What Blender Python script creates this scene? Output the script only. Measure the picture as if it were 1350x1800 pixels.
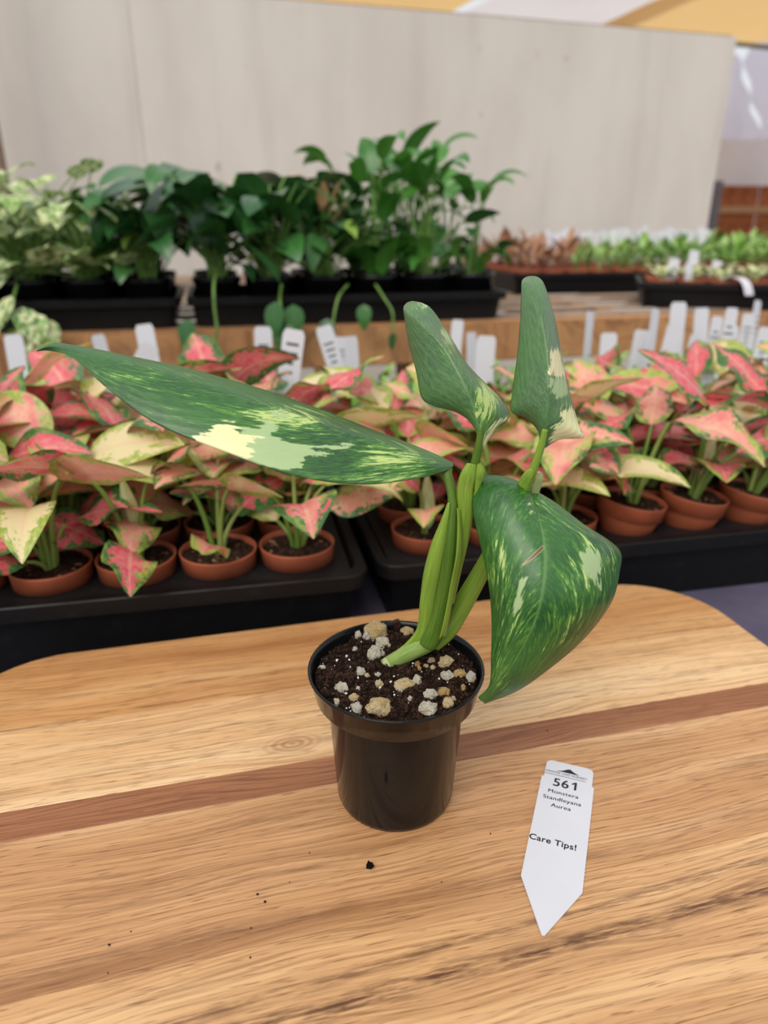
import bpy, bmesh, math, random
from math import sin, cos, tan, pi, radians as R
from mathutils import Vector as V, Matrix as M4, noise as mnoise, Euler
for o in list(bpy.data.objects): bpy.data.objects.remove(o)
rnd = random.Random(7)
scn = bpy.context.scene
COL = scn.collection
# ------------------------------------------------------------------ camera
FPX, PITCH = 1248.0, R(22.0)
CAM = V((0.0, -0.276, 0.26))
cd = bpy.data.cameras.new('camera'); cam = bpy.data.objects.new('camera', cd); COL.objects.link(cam)
cam.location = CAM; cam.rotation_euler = (pi/2 - PITCH, 0, 0)
cd.sensor_fit = 'VERTICAL'; cd.sensor_height = 34.6; cd.lens = 34.6*FPX/1800.0
cd.clip_start = 0.01; cd.clip_end = 200
cd.dof.use_dof = True; cd.dof.focus_distance = 0.312; cd.dof.aperture_fstop = 7.0
scn.camera = cam
# ------------------------------------------------------------------ light
wd = bpy.data.worlds.new('sky'); scn.world = wd; wd.use_nodes = True
bg = wd.node_tree.nodes['Background']; bg.inputs[0].default_value = (0.93, 0.96, 1.0, 1); bg.inputs[1].default_value = 0.73
sl = bpy.data.lights.new('sun', 'SUN'); sun = bpy.data.objects.new('sun_offscreen', sl); COL.objects.link(sun)
sl.energy = 2.0; sl.angle = R(45); sl.color = (1.0, 0.95, 0.87)
sun.rotation_euler = (R(34), R(-20), 0)
vs = scn.view_settings
vs.view_transform = 'Standard'; vs.look = 'None'; vs.gamma = 1; vs.use_curve_mapping = False; vs.exposure = 0.22

# ------------------------------------------------------------------ pixel helpers (1350 x 1800 frame)
FW = V((0, cos(PITCH), -sin(PITCH))); UP = V((0, sin(PITCH), cos(PITCH))); RT = V((1, 0, 0))
def ray(px, py): return FW + RT*((px-675)/FPX) + UP*((900-py)/FPX)
def at(px, py, Z): return CAM + ray(px, py)*Z
def on_z(px, py, z):
    d = ray(px, py); return CAM + d*((z-CAM.z)/d.z)
def on_y(px, py, y):
    d = ray(px, py); return CAM + d*((y-CAM.y)/d.y)
YAW = R(13)
def rot2(u, v, a=YAW): return (u*cos(a)-v*sin(a), u*sin(a)+v*cos(a))
def uv_of(x, y, a=YAW): return (x*cos(a)+y*sin(a), -x*sin(a)+y*cos(a))
def bench_u(px, v, z):            # u on the line v = const whose point at height z stands in column px
    k = (px-675)/FPX
    # x = u c - v s ; y = u s + v c ; x = k*((y+.276)*cosP + (.26-z)*sinP)
    c, s = cos(YAW), sin(YAW)
    return (k*((v*c+.276)*cos(PITCH)+(.26-z)*sin(PITCH)) + v*s)/(c-k*s*cos(PITCH))

# ------------------------------------------------------------------ materials
MATS = {}
class NT:
    def __init__(s, name):
        s.m = bpy.data.materials.new(name); s.m.use_nodes = True; s.t = s.m.node_tree
        s.b = s.t.nodes['Principled BSDF']; s.out = s.t.nodes['Material Output']
    def n(s, typ, **kw):
        nd = s.t.nodes.new(typ)
        for k, v in kw.items(): setattr(nd, k, v)
        return nd
    def l(s, a, b): s.t.links.new(a, b)
    def put(s, v, sock):
        if isinstance(v, (int, float)): sock.default_value = v
        elif isinstance(v, (tuple, list)): sock.default_value = tuple(v) if len(v) == len(sock.default_value) else tuple(v)+(1,)
        else: s.l(v, sock)
    def math(s, op, a, b=0.0, c=None, clamp=False):
        nd = s.n('ShaderNodeMath', operation=op); nd.use_clamp = clamp
        s.put(a, nd.inputs[0]); s.put(b, nd.inputs[1])
        if c is not None: s.put(c, nd.inputs[2])
        return nd.outputs[0]
    def mix(s, f, a, b):
        nd = s.n('ShaderNodeMix', data_type='RGBA'); s.put(f, nd.inputs[0]); s.put(a, nd.inputs[6]); s.put(b, nd.inputs[7]); return nd.outputs[2]
    def step(s, x, lo, hi, a=0.0, b=1.0):
        nd = s.n('ShaderNodeMapRange', interpolation_type='SMOOTHSTEP')
        s.put(x, nd.inputs[0]); s.put(lo, nd.inputs[1]); s.put(hi, nd.inputs[2]); s.put(a, nd.inputs[3]); s.put(b, nd.inputs[4]); return nd.outputs[0]
    def noise(s, vec, scale, detail=3, rough=.55, w=None, dist=0):
        nd = s.n('ShaderNodeTexNoise', noise_dimensions='4D' if w is not None else '3D')
        if vec is not None: s.l(vec, nd.inputs['Vector'])
        nd.inputs['Scale'].default_value = scale; nd.inputs['Detail'].default_value = detail
        nd.inputs['Roughness'].default_value = rough; nd.inputs['Distortion'].default_value = dist
        if w is not None: s.put(w, nd.inputs['W'])
        return nd.outputs[0]
    def coord(s, which): return s.n('ShaderNodeTexCoord').outputs[which]
    def mapv(s, vec, scale=(1,1,1), loc=(0,0,0), rot=(0,0,0)):
        nd = s.n('ShaderNodeMapping'); s.l(vec, nd.inputs[0]); nd.inputs[1].default_value = loc; nd.inputs[2].default_value = rot; nd.inputs[3].default_value = scale; return nd.outputs[0]
    def xyz(s, vec):
        nd = s.n('ShaderNodeSeparateXYZ'); s.l(vec, nd.inputs[0]); return nd.outputs
    def comb(s, x, y, z=0.0):
        nd = s.n('ShaderNodeCombineXYZ'); s.put(x, nd.inputs[0]); s.put(y, nd.inputs[1]); s.put(z, nd.inputs[2]); return nd.outputs[0]
    def attr(s, name):
        nd = s.n('ShaderNodeAttribute'); nd.attribute_name = name; return nd.outputs['Fac']
    def rand(s): return s.n('ShaderNodeObjectInfo').outputs['Random']
    def bump(s, h, strength=.3, dist=.001):
        nd = s.n('ShaderNodeBump'); nd.inputs['Strength'].default_value = strength; nd.inputs['Distance'].default_value = dist
        s.l(h, nd.inputs['Height']); s.l(nd.outputs[0], s.b.inputs['Normal'])
    def fin(s, col, rough=.5, spec=.5, transl=0, tcol=None, **kw):
        s.put(col, s.b.inputs['Base Color']); s.put(rough, s.b.inputs['Roughness']); s.b.inputs['Specular IOR Level'].default_value = spec
        for k, v in kw.items(): s.b.inputs[k.replace('_', ' ')].default_value = v
        if transl:
            tr = s.n('ShaderNodeBsdfTranslucent'); s.put(tcol if tcol is not None else col, tr.inputs[0])
            mx = s.n('ShaderNodeMixShader'); mx.inputs[0].default_value = transl
            s.l(s.b.outputs[0], mx.inputs[1]); s.l(tr.outputs[0], mx.inputs[2]); s.l(mx.outputs[0], s.out.inputs[0])
        return s.m
def simple(name, col, rough=.5, spec=.5, var=.25, scale=60, bump=0, transl=0):
    n = NT(name); nz = n.noise(n.coord('Object'), scale, 4)
    c = n.mix(n.step(nz, .3, .7), tuple(x*(1-var) for x in col), tuple(min(1, x*(1+var)) for x in col))
    if bump: n.bump(nz, bump, .002)
    return n.fin(c, rough, spec, transl)

def wood(name, light, mid, dark, seed, streak=None, knot=None, rough=.42):
    """board strip: local x along the grain, y across (metres)"""
    n = NT(name); oc = n.coord('Object')
    warp = n.noise(n.mapv(oc, (5, 16, 5), (seed*3.1, seed*1.7, seed)), 1.0, 2)
    x, y, z = n.xyz(oc)
    yy = n.math('ADD', y, n.math('MULTIPLY', n.math('SUBTRACT', warp, .5), .035))
    vec = n.comb(n.math('MULTIPLY', x, 4.0), n.math('MULTIPLY', yy, 90.0), z)
    broad = n.noise(n.mapv(vec, (.6, .42, 1), (seed, seed*2.3, seed)), 1.0, 3, .5)
    fine = n.noise(n.mapv(vec, (3, 8, 1), (seed*1.9, seed, 0)), 1.0, 4, .6)
    pores = n.noise(n.mapv(oc, (60, 1150, 1), (seed, seed, 0)), 1.0, 2, .5)
    c = n.mix(n.step(broad, .33, .55), light, mid)
    c = n.mix(n.step(broad, .54, .78), c, dark)
    c = n.mix(n.math('MULTIPLY', n.step(fine, .47, .68), .62), c, tuple(k*.72 for k in dark))
    hair = n.noise(n.mapv(oc, (16, 520, 1), (seed*7, seed, 0)), 1.0, 3, .6)
    c = n.mix(n.math('MULTIPLY', n.step(hair, .52, .70), .42), c, tuple(k*.62 for k in dark))
    c = n.mix(n.math('MULTIPLY', n.step(fine, .5, .3), .3), c, tuple(min(1, k*1.25) for k in light))
    pm = n.math('MULTIPLY', n.step(pores, .60, .69), .65)
    c = n.mix(pm, c, (.17, .062, .02))
    for st in (streak or []):
        y0, slope, wd_, amt = st
        yl = n.math('ADD', n.math('MULTIPLY', x, slope), y0)
        wob = n.math('MULTIPLY', n.math('SUBTRACT', n.noise(n.mapv(oc, (9, 9, 1), (seed*2, 0, 0)), 1.0, 3), .5), .022)
        dd = n.math('ABSOLUTE', n.math('SUBTRACT', n.math('ADD', y, wob), yl))
        brk = n.noise(n.mapv(oc, (40, 420, 1), (0, seed, 0)), 1.0, 4, .7)
        mk = n.math('MULTIPLY', n.step(dd, wd_, 0.0), n.step(brk, .38, .62))
        c = n.mix(n.math('MULTIPLY', mk, amt), c, (.085, .028, .012))
    if knot:
        kx, ky, kr = knot
        ex = n.math('MULTIPLY', n.math('SUBTRACT', x, kx), .5); ey = n.math('SUBTRACT', y, ky)
        r = n.math('SQRT', n.math('ADD', n.math('MULTIPLY', ex, ex), n.math('MULTIPLY', ey, ey)))
        r = n.math('ADD', r, n.math('MULTIPLY', n.math('SUBTRACT', warp, .5), kr*.5))
        rings = n.math('SINE', n.math('MULTIPLY', r, 2600))
        km = n.math('MULTIPLY', n.step(r, kr, kr*.2), n.math('MULTIPLY_ADD', rings, .25, .42))
        c = n.mix(km, c, (.30, .12, .045))
    # pale scuffs and scratches
    sc = n.noise(n.mapv(oc, (38, 210, 1), (seed*5, seed*4, 0), (0, 0, 1.0)), 1.0, 5, .7)
    blot = n.noise(n.mapv(oc, (14, 14, 1), (seed, 2, 0)), 1.0, 2)
    sm = n.math('MULTIPLY', n.step(sc, .70, .80), n.step(blot, .5, .62))
    c = n.mix(n.math('MULTIPLY', sm, .55), c, (.80, .66, .50))
    n.bump(n.math('SUBTRACT', n.math('MULTIPLY', fine, .3), pm), .25, .0006)
    return n.fin(c, n.step(fine, .3, .7, rough-.07, rough+.1), .45)

def agl_leaf(name, bias):
    n = NT(name); uv = n.coord('UV'); s, v, _ = n.xyz(uv)
    r = n.rand(); w = n.math('MULTIPLY', r, 37.0)
    t = n.math('ABSOLUTE', n.math('MULTIPLY_ADD', v, 2.0, -1.0))
    vec = n.comb(n.math('MULTIPLY', s, 1.7), v)
    n1 = n.noise(vec, 6.5, 5, .68, w); n2 = n.noise(vec, 2.0, 2, .5, n.math('ADD', w, 9.0)); n3 = n.noise(vec, 13, 3, .6, n.math('ADD', w, 21.0))
    ends = n.math('MULTIPLY', n.math('ABSOLUTE', n.math('SUBTRACT', s, .45)), .55)
    e = n.math('ADD', n.math('ADD', n.math('MULTIPLY', t, .75), ends), n.math('MULTIPLY', n.math('SUBTRACT', n1, .5), 2.1))
    e = n.math('ADD', e, n.math('MULTIPLY', n.math('SUBTRACT', n2, .5), .9))
    e = n.math('ADD', e, n.math('MULTIPLY', n.math('SUBTRACT', n3, .5), .8))
    gm = n.step(e, .50, .60)
    hue = n.math('ADD', r, n.math('MULTIPLY', n.math('SUBTRACT', n2, .5), .8))
    pink = n.mix(n.step(n1, .35, .65), (.74, .085, .125), (.86, .27, .27))
    salmon = n.mix(n.step(n1, .35, .65), (.88, .33, .25), (.90, .50, .34))
    cream = n.mix(n.step(n1, .35, .65), (.86, .68, .40), (.80, .74, .36))
    c = n.mix(n.step(hue, bias-.1, bias+.12), pink, salmon)
    c = n.mix(n.step(hue, bias+.28, bias+.45), c, cream)
    c = n.mix(n.step(t, .12, .0, 0, .45), c, (.90, .55, .36))
    lime = n.mix(n.step(n3, .4, .6), (.30, .42, .06), (.50, .55, .14))
    dk = n.mix(n.step(n3, .42, .62), (.035, .13, .035), (.085, .24, .05))
    g = n.mix(n.step(n.math('ADD', n2, n.math('MULTIPLY', n.math('SUBTRACT', r, .5), .5)), .42, .58), dk, lime)
    c = n.mix(gm, c, g)
    n.bump(n3, .12, .001)
    return n.fin(c, .38, .45, .24)

def plain_leaf(name, c1, c2, c3, rough=.36, amt=.0, vcol=(.75, .78, .5), transl=.2):
    n = NT(name); uv = n.coord('UV'); s, v, _ = n.xyz(uv); r = n.rand(); w = n.math('MULTIPLY', r, 31.0)
    t = n.math('ABSOLUTE', n.math('MULTIPLY_ADD', v, 2.0, -1.0))
    n1 = n.noise(n.comb(n.math('MULTIPLY', s, 1.6), v), 3.2, 3, .6, w)
    c = n.mix(r, c1, c2); c = n.mix(n.math('MULTIPLY', n.step(n1, .4, .7), .6), c, c3)
    c = n.mix(n.step(t, .07, 0, 0, .4), c, tuple(min(1, k*1.6+.03) for k in c2))
    if amt: c = n.mix(n.step(n1, .62-amt*.35, .70-amt*.35), c, vcol)
    return n.fin(c, rough, .5, transl)

def hero_leaf():
    """attributes: cream / pale = distance inside pigment patches (px), lime = streak density; uv = along / across"""
    n = NT('hero_leaf'); uv = n.coord('UV'); s, v, _ = n.xyz(uv); w = n.attr('seed')
    ts = n.math('MULTIPLY_ADD', v, 2.0, -1.0); t = n.math('ABSOLUTE', ts)
    asp = n.attr('aspect')
    # streak direction: leaves the rib and sweeps toward the tip
    q = n.math('SUBTRACT', n.math('MULTIPLY', n.math('POWER', t, 1.25), 1.0), n.math('MULTIPLY', s, asp))
    p = n.math('ADD', n.math('MULTIPLY', s, asp), n.math('MULTIPLY', t, .6))
    sv = n.comb(n.math('MULTIPLY', p, 3.0), n.math('MULTIPLY', q, 12.0), n.step(ts, -.01, .01, 0, 7))
    st = n.noise(sv, 1.4, 5, .66, w); st2 = n.noise(sv, 4.2, 4, .7, n.math('ADD', w, 5.0)); low = n.noise(n.comb(n.math('MULTIPLY', s, 3.0), v, 0), 1.8, 2, .5, n.math('ADD', w, 2.0))
    jag = n.noise(n.comb(n.math('MULTIPLY', p, 6.0), n.math('MULTIPLY', q, 16), 0), 1.0, 4, .65, w)
    jg = n.math('MULTIPLY', n.math('SUBTRACT', jag, .5), 44)
    yg = n.attr('grey_green')
    base = n.mix(n.step(low, .35, .65), (.010, .062, .014), (.024, .120, .018))
    base = n.mix(n.math('MULTIPLY', n.step(st2, .42, .66), .75), base, (.058, .20, .020))
    base = n.mix(n.math('MULTIPLY', yg, n.step(st2, .25, .7, .75, 1.0)), base, n.mix(n.step(st2, .35, .65), (.13, .24, .10), (.25, .38, .18)))  # mixes in a paler grey green by each leaf's own tone value
    d = n.attr('lime')
    hi = n.math('SUBTRACT', .76, n.math('MULTIPLY', d, .38))
    mg = n.step(n.math('ADD', st, n.math('MULTIPLY', n.math('SUBTRACT', st2, .5), .5)), n.math('SUBTRACT', hi, .14), n.math('ADD', hi, .0))
    base = n.mix(n.math('MULTIPLY', mg, .7), base, (.12, .32, .035))
    lm = n.step(n.math('ADD', st, n.math('MULTIPLY', n.math('SUBTRACT', st2, .5), .5)), hi, n.math('ADD', hi, .035))
    c = n.mix(lm, base, n.mix(low, (.44, .60, .13), (.62, .70, .30)))
    pm = n.step(n.math('ADD', n.attr('pale'), jg), -1.5, 1.5)
    c = n.mix(pm, c, n.mix(st2, (.32, .47, .20), (.45, .57, .28)))
    cm = n.step(n.math('ADD', n.attr('cream'), jg), -1.5, 1.5)
    c = n.mix(cm, c, n.mix(n.step(low, .4, .6), (.83, .72, .40), (.80, .79, .40)))
    c = n.mix(n.math('MULTIPLY', n.step(t, .024, .006), n.attr('rib'), clamp=True), c, (.20, .38, .10))
    ct = n.step(n.attr('cut'), -.6, .8)
    c = n.mix(ct, c, n.mix(n.step(n.attr('cut'), .6, 1.6), (.50, .36, .17), (.10, .045, .02)))
    veins = n.math('SINE', n.math('MULTIPLY', q, 34.0))
    h = n.math('ADD', n.math('MULTIPLY', veins, .35), n.math('MULTIPLY', st2, .4))
    h = n.math('SUBTRACT', h, n.step(t, .05, .0, 0, 4.0))     # groove along the rib
    n.bump(h, .13, .0009)
    return n.fin(c, n.step(low, .3, .7, .30, .42), .7, .10)

def stem_mat(name, c1, c2, c3, freq=9):
    n = NT(name); uv = n.coord('UV'); s, v, _ = n.xyz(uv)
    lines = n.noise(n.comb(n.math('MULTIPLY', s, 1.4), n.math('MULTIPLY', v, freq)), 2.4, 3, .6)
    sp = n.noise(n.comb(n.math('MULTIPLY', s, 60.0), n.math('MULTIPLY', v, 34.0)), 1.5, 2)
    c = n.mix(n.step(lines, .32, .62), c1, c2); c = n.mix(n.math('MULTIPLY', n.step(lines, .58, .72), .8), c, c3)
    c = n.mix(n.math('MULTIPLY', n.step(sp, .60, .70), .35), c, c3)
    n.bump(lines, .25, .0006)
    return n.fin(c, .40, .4, .18)

MATS['hero_leaf'] = hero_leaf()
MATS['petiole'] = stem_mat('petiole', (.065, .145, .014), (.115, .215, .022), (.30, .38, .06))
MATS['sheath'] = stem_mat('sheath', (.17, .32, .03), (.30, .45, .055), (.50, .56, .17), 12)
MATS['stem'] = stem_mat('stem', (.20, .34, .07), (.33, .45, .12), (.52, .56, .26), 6)
MATS['lobe'] = stem_mat('lobe', (.45, .50, .20), (.58, .60, .30), (.70, .68, .42), 5)
MATS['agl_a'] = agl_leaf('agl_pink', .62)
MATS['agl_b'] = agl_leaf('agl_salmon', .34)
MATS['agl_c'] = agl_leaf('agl_cream', .12)
MATS['agl_petiole'] = plain_leaf('agl_petiole', (.13, .27, .035), (.40, .48, .13), (.18, .31, .05))
MATS['pothos'] = plain_leaf('pothos', (.09, .25, .04), (.26, .43, .09), (.06, .18, .03), .35, .46, (.72, .75, .42))
MATS['phil'] = plain_leaf('phil', (.016, .075, .022), (.05, .17, .035), (.03, .11, .03), .28, transl=.1)
MATS['tall'] = plain_leaf('tall', (.035, .15, .02), (.10, .30, .04), (.05, .20, .02), .3)
MATS['bright'] = plain_leaf('bright', (.16, .36, .04), (.34, .50, .08), (.12, .28, .03), .4)
MATS['seedling'] = plain_leaf('seedling', (.12, .30, .04), (.28, .47, .09), (.20, .40, .08), .4, .3, (.66, .72, .36))
MATS['pinkish'] = plain_leaf('pinkish', (.40, .15, .09), (.48, .24, .14), (.22, .20, .07), .45)
MATS['cream_leaf'] = plain_leaf('cream_leaf', (.62, .66, .30), (.74, .74, .42), (.36, .46, .12), .45)
MATS['peach'] = plain_leaf('peach', (.80, .42, .22), (.86, .56, .32), (.62, .50, .20), .4)
MATS['green_stem'] = simple('green_stem', (.16, .30, .06), .45)
def black_plastic(name, rough, c=.011):
    n = NT(name); nz = n.noise(n.coord('Object'), 90, 4, .6)
    n.bump(nz, .05, .0005)
    return n.fin(n.mix(n.step(nz, .55, .8), (c, c, c*1.1), (c*1.9, c*1.8, c*1.7)), n.step(nz, .3, .8, rough-.04, rough+.08), .25)
MATS['pot_black'] = black_plastic('pot_black', .14, .006)
MATS['tray_black'] = black_plastic('tray_black', .45, .006)
MATS['insert_black'] = black_plastic('insert_black', .48, .013)
MATS['terracotta'] = simple('terracotta', (.40, .105, .048), .48, .45, .10, 40)
def soil_mat(name, c1, c2, c3):
    n = NT(name); oc = n.coord('Object'); a = n.noise(oc, 260, 5, .7); b = n.noise(oc, 900, 3, .7)
    c = n.mix(n.step(a, .4, .6), c1, c2); c = n.mix(n.step(b, .62, .75), c, c3)
    n.bump(n.math('ADD', a, n.math('MULTIPLY', b, .5)), .9, .003); return n.fin(c, .95, .1)
MATS['soil'] = soil_mat('soil', (.008, .005, .004), (.026, .014, .009), (.07, .038, .022))
MATS['soil_brown'] = soil_mat('soil_brown', (.022, .012, .009), (.07, .038, .026), (.20, .12, .075))
MATS['crumb'] = simple('crumb', (.030, .015, .010), .95, .1, .7, 300)
MATS['chip'] = simple('chip', (.30, .17, .09), .8, .2, .5, 120)
def stone(name, a, b, c3):
    n = NT(name); oc = n.coord('Object'); r = n.rand(); w = n.math('MULTIPLY', r, 20.0)
    k = n.noise(oc, 1.3, 4, .65, w); pit = n.noise(oc, 5, 3, .7, w); dirt = n.noise(oc, 2.4, 4, .7, n.math('ADD', w, 4.0))
    c = n.mix(n.step(k, .38, .62), a, b); c = n.mix(n.math('MULTIPLY', n.step(dirt, .58, .68), .75), c, c3)
    n.bump(n.math('ADD', k, n.math('MULTIPLY', pit, .5)), .7, .35); return n.fin(c, .9, .15)
MATS['pumice_tan'] = stone('pumice_tan', (.84, .58, .26), (.88, .74, .48), (.16, .09, .05))
MATS['pumice_white'] = stone('pumice_white', (.86, .74, .52), (.88, .83, .74), (.10, .06, .045))
MATS['pumice_orange'] = stone('pumice_orange', (.68, .36, .10), (.80, .58, .28), (.20, .10, .04))
MATS['bark'] = simple('bark', (.055, .026, .020), .9, .2, .5, 300, .4)
MATS['perlite'] = simple('perlite', (.75, .73, .70), .9, .2, .12, 500)
MATS['tag'] = simple('tag', (.63, .625, .67), .38, .4, .02, 30)
MATS['ink'] = simple('ink', (.012, .016, .018), .6, .3, .1, 30)
MATS['cloth_table'] = None
n = NT('cloth_table'); oc = n.coord('Object'); a = n.noise(oc, 14, 4); wv = n.noise(n.mapv(oc, (900, 900, 1)), 1, 2)
n.bump(n.math('ADD', a, n.math('MULTIPLY', wv, .1)), .3, .004)
MATS['cloth_table'] = n.fin(n.mix(n.step(a, .3, .7), (.085, .075, .120), (.125, .110, .165)), .9, .15)
n = NT('wall_paint'); oc = n.coord('Object'); x, y, z = n.xyz(oc)
a = n.noise(n.mapv(oc, (3.0, 1, 1.2)), 1.0, 4, .6); st = n.noise(n.mapv(oc, (7, 1, .7), (3, 0, 0)), 1.0, 4, .55)
sp = n.noise(n.mapv(oc, (11, 1, 9), (5, 0, 1)), 1.0, 2, .5); rs = n.noise(n.mapv(oc, (3.3, 1, .45), (9, 0, 4)), 1.0, 3)
c = n.mix(n.step(a, .3, .7), (.62, .565, .515), (.70, .645, .59)); c = n.mix(n.math('MULTIPLY', n.step(st, .52, .72), .30), c, (.50, .45, .405))
c = n.mix(n.math('MULTIPLY', n.step(rs, .60, .74), .35), c, (.58, .47, .385)); c = n.mix(n.math('MULTIPLY', n.step(sp, .70, .755), .55), c, (.36, .26, .18))
MATS['wall_paint'] = n.fin(c, .8, .2)
MATS['lumber'] = wood('lumber', (.52, .27, .11), (.42, .20, .08), (.28, .12, .05), 4.2, rough=.7)
MATS['slat'] = wood('slat', (.46, .34, .25), (.36, .25, .18), (.22, .15, .10), 7.7, rough=.7)
MATS['post'] = simple('post', (.17, .16, .19), .6)
MATS['brownpost'] = simple('brownpost', (.26, .17, .12), .7)
MATS['gravel'] = simple('gravel', (.16, .13, .11), .95, .1, .4, 30, .5)
MATS['fence'] = simple('fence', (.36, .115, .045), .8, .2, .35, 6)
MATS['fence_rail'] = simple('fence_rail', (.50, .28, .14), .8)
def cloth(name, col, tr):
    n = NT(name); oc = n.coord('Object'); wv = n.noise(n.mapv(oc, (90, 90, 90)), 1, 2); a = n.noise(oc, .8, 3)
    c = n.mix(n.step(a, .3, .7), tuple(k*.93 for k in col), col); c = n.mix(n.math('MULTIPLY', wv, .1), c, tuple(k*.8 for k in col))
    return n.fin(c, .9, .1, tr)
MATS['cloth_tan'] = cloth('cloth_tan', (.90, .60, .27), .62)
MATS['cloth_white'] = cloth('cloth_white', (.86, .80, .80), .6)
MATS['curtain'] = cloth('curtain', (.84, .80, .90), .7)
MATS['hem'] = cloth('hem', (.80, .75, .78), .22)     # doubled cloth: lets less light through
MATS['pipe'] = simple('pipe', (.16, .15, .12), .5)

# ------------------------------------------------------------------ mesh helpers
def mesh(name, vs_, fs, uvs=None, smooth=True, attrs=None):
    me = bpy.data.meshes.new(name); me.from_pydata([tuple(v) for v in vs_], [], fs); me.update()
    if uvs is not None:
        lay = me.uv_layers.new(name='UVMap'); idx = [0]*len(me.loops); me.loops.foreach_get('vertex_index', idx)
        flat = []
        for i in idx: flat += [uvs[i][0], uvs[i][1]]
        lay.data.foreach_set('uv', flat)
    if attrs:
        for k, vals in attrs.items():
            a = me.attributes.new(k, 'FLOAT', 'POINT'); a.data.foreach_set('value', vals)
    me.polygons.foreach_set('use_smooth', [smooth]*len(me.polygons))
    return me
def setmat(me, mat):
    me.materials.clear(); me.materials.append(MATS[mat] if isinstance(mat, str) else mat); return me
def link(name, me, parent=None, mat=None, m=None):
    if mat is not None: setmat(me, mat)
    o = bpy.data.objects.new(name, me); COL.objects.link(o)
    if parent: o.parent = parent
    if m is not None: o.matrix_basis = m
    return o
def tag(o, label, cat, group=None, kind=None):
    if label: o['label'] = label
    if cat: o['category'] = cat
    if group: o['group'] = group
    if kind: o['kind'] = kind
    return o
def empty(name, loc=(0, 0, 0), rz=0, m=None):
    o = bpy.data.objects.new(name, None); COL.objects.link(o); o.empty_display_size = .02
    if m is not None: o.matrix_basis = m
    else: o.location = loc; o.rotation_euler = (0, 0, rz)
    return o
def lathe(prof, n=48, close=False):
    vs_, fs = [], []
    for r, z in prof:
        for k in range(n): a = 2*pi*k/n; vs_.append((r*cos(a), r*sin(a), z))
    for i in range(len(prof)-1):
        for k in range(n):
            a, b = i*n+k, i*n+(k+1) % n; fs.append((a, b, b+n, a+n))
    return vs_, fs
def box(sx, sy, sz, bev=0.0, center=(0, 0, 0)):
    bm = bmesh.new(); bmesh.ops.create_cube(bm, size=1)
    bmesh.ops.scale(bm, vec=(sx, sy, sz), verts=bm.verts); bmesh.ops.translate(bm, vec=center, verts=bm.verts)
    if bev: bmesh.ops.bevel(bm, geom=bm.edges[:], offset=bev, segments=2, affect='EDGES')
    me = bpy.data.meshes.new('box'); bm.to_mesh(me); bm.free(); return me
def cat_rom(pts, u):
    n_ = len(pts)-1; i = min(int(u*n_), n_-1); f = u*n_-i
    p = lambda k: pts[max(0, min(n_, k))]
    a, b, c, d = p(i-1), p(i), p(i+1), p(i+2)
    return (b*2 + (c-a)*f + (a*2-b*5+c*4-d)*f*f + (b*3-a-c*3+d)*f**3)*.5
def tube(path, rad, ns=12, steps=None, flat=1.0, cap=True):
    """path: 3D points, rad: radii (m); flat = depth/width ratio of the section"""
    k = steps or len(path)*5
    P = [cat_rom(path, i/k) for i in range(k+1)]; RR = [cat_rom([V((r, 0, 0)) for r in rad], i/k).x for i in range(k+1)]
    vs_, fs, uvs = [], [], []
    for i, p in enumerate(P):
        T = (P[min(i+1, k)]-P[max(i-1, 0)]).normalized()
        side = T.cross(FW)
        side = side.normalized() if side.length > 1e-4 else RT
        dep = side.cross(T).normalized()
        for j in range(ns):
            a = 2*pi*j/ns; vs_.append(p+side*RR[i]*cos(a)+dep*RR[i]*flat*sin(a)); uvs.append((i/k, abs(2*j/ns-1)))
    for i in range(k):
        for j in range(ns):
            a, b = i*ns+j, i*ns+(j+1) % ns; fs.append((a, b, b+ns, a+ns))
    if cap: fs.append(tuple(range(ns-1, -1, -1))); fs.append(tuple(k*ns+j for j in range(ns)))
    return vs_, fs, uvs
def blade(L, W, fold=.25, droop=.9, n_=12, m_=6, a=.75, tip=1.0, pitch=0.0, roll=0.0, base=V((0, 0, 0)), wav=0.0, ph=0.0):
    """leaf blade along +x from base: width profile sin(pi s^a)^tip"""
    vs_, uvs, fs = [], [], []
    x, z, ang = 0.0, 0.0, pitch
    rows = []
    for i in range(n_+1):
        s = i/n_; rows.append((x, z, ang)); x += cos(ang)*L/n_; z += sin(ang)*L/n_; ang -= droop/n_
    for i, (x, z, ang) in enumerate(rows):
        s = i/n_; w = W*.5*max(sin(pi*min(1, s**a)), 0)**tip + (.0004 if i in (0, n_) else 0)
        nx, nz = -sin(ang), cos(ang)
        for j in range(m_+1):
            t = j/m_*2-1; off = w*(abs(t)*fold - .12*t*t) + wav*w*abs(t)*sin(s*11+ph+t*2)
            yy = w*t; yr = yy*cos(roll)-off*sin(roll); zr = yy*sin(roll)+off*cos(roll)
            vs_.append(base+V((x+nx*zr, yr, z+nz*zr))); uvs.append((s, j/m_))
    for i in range(n_):
        for j in range(m_): q = i*(m_+1)+j; fs.append((q, q+1, q+m_+2, q+m_+1))
    return vs_, fs, uvs
def merge(parts):
    vs_, fs, uvs = [], [], []
    for a, b, c in parts:
        k = len(vs_); vs_ += list(a); fs += [tuple(i+k for i in f) for f in b]; uvs += list(c)
    return vs_, fs, uvs
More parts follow.
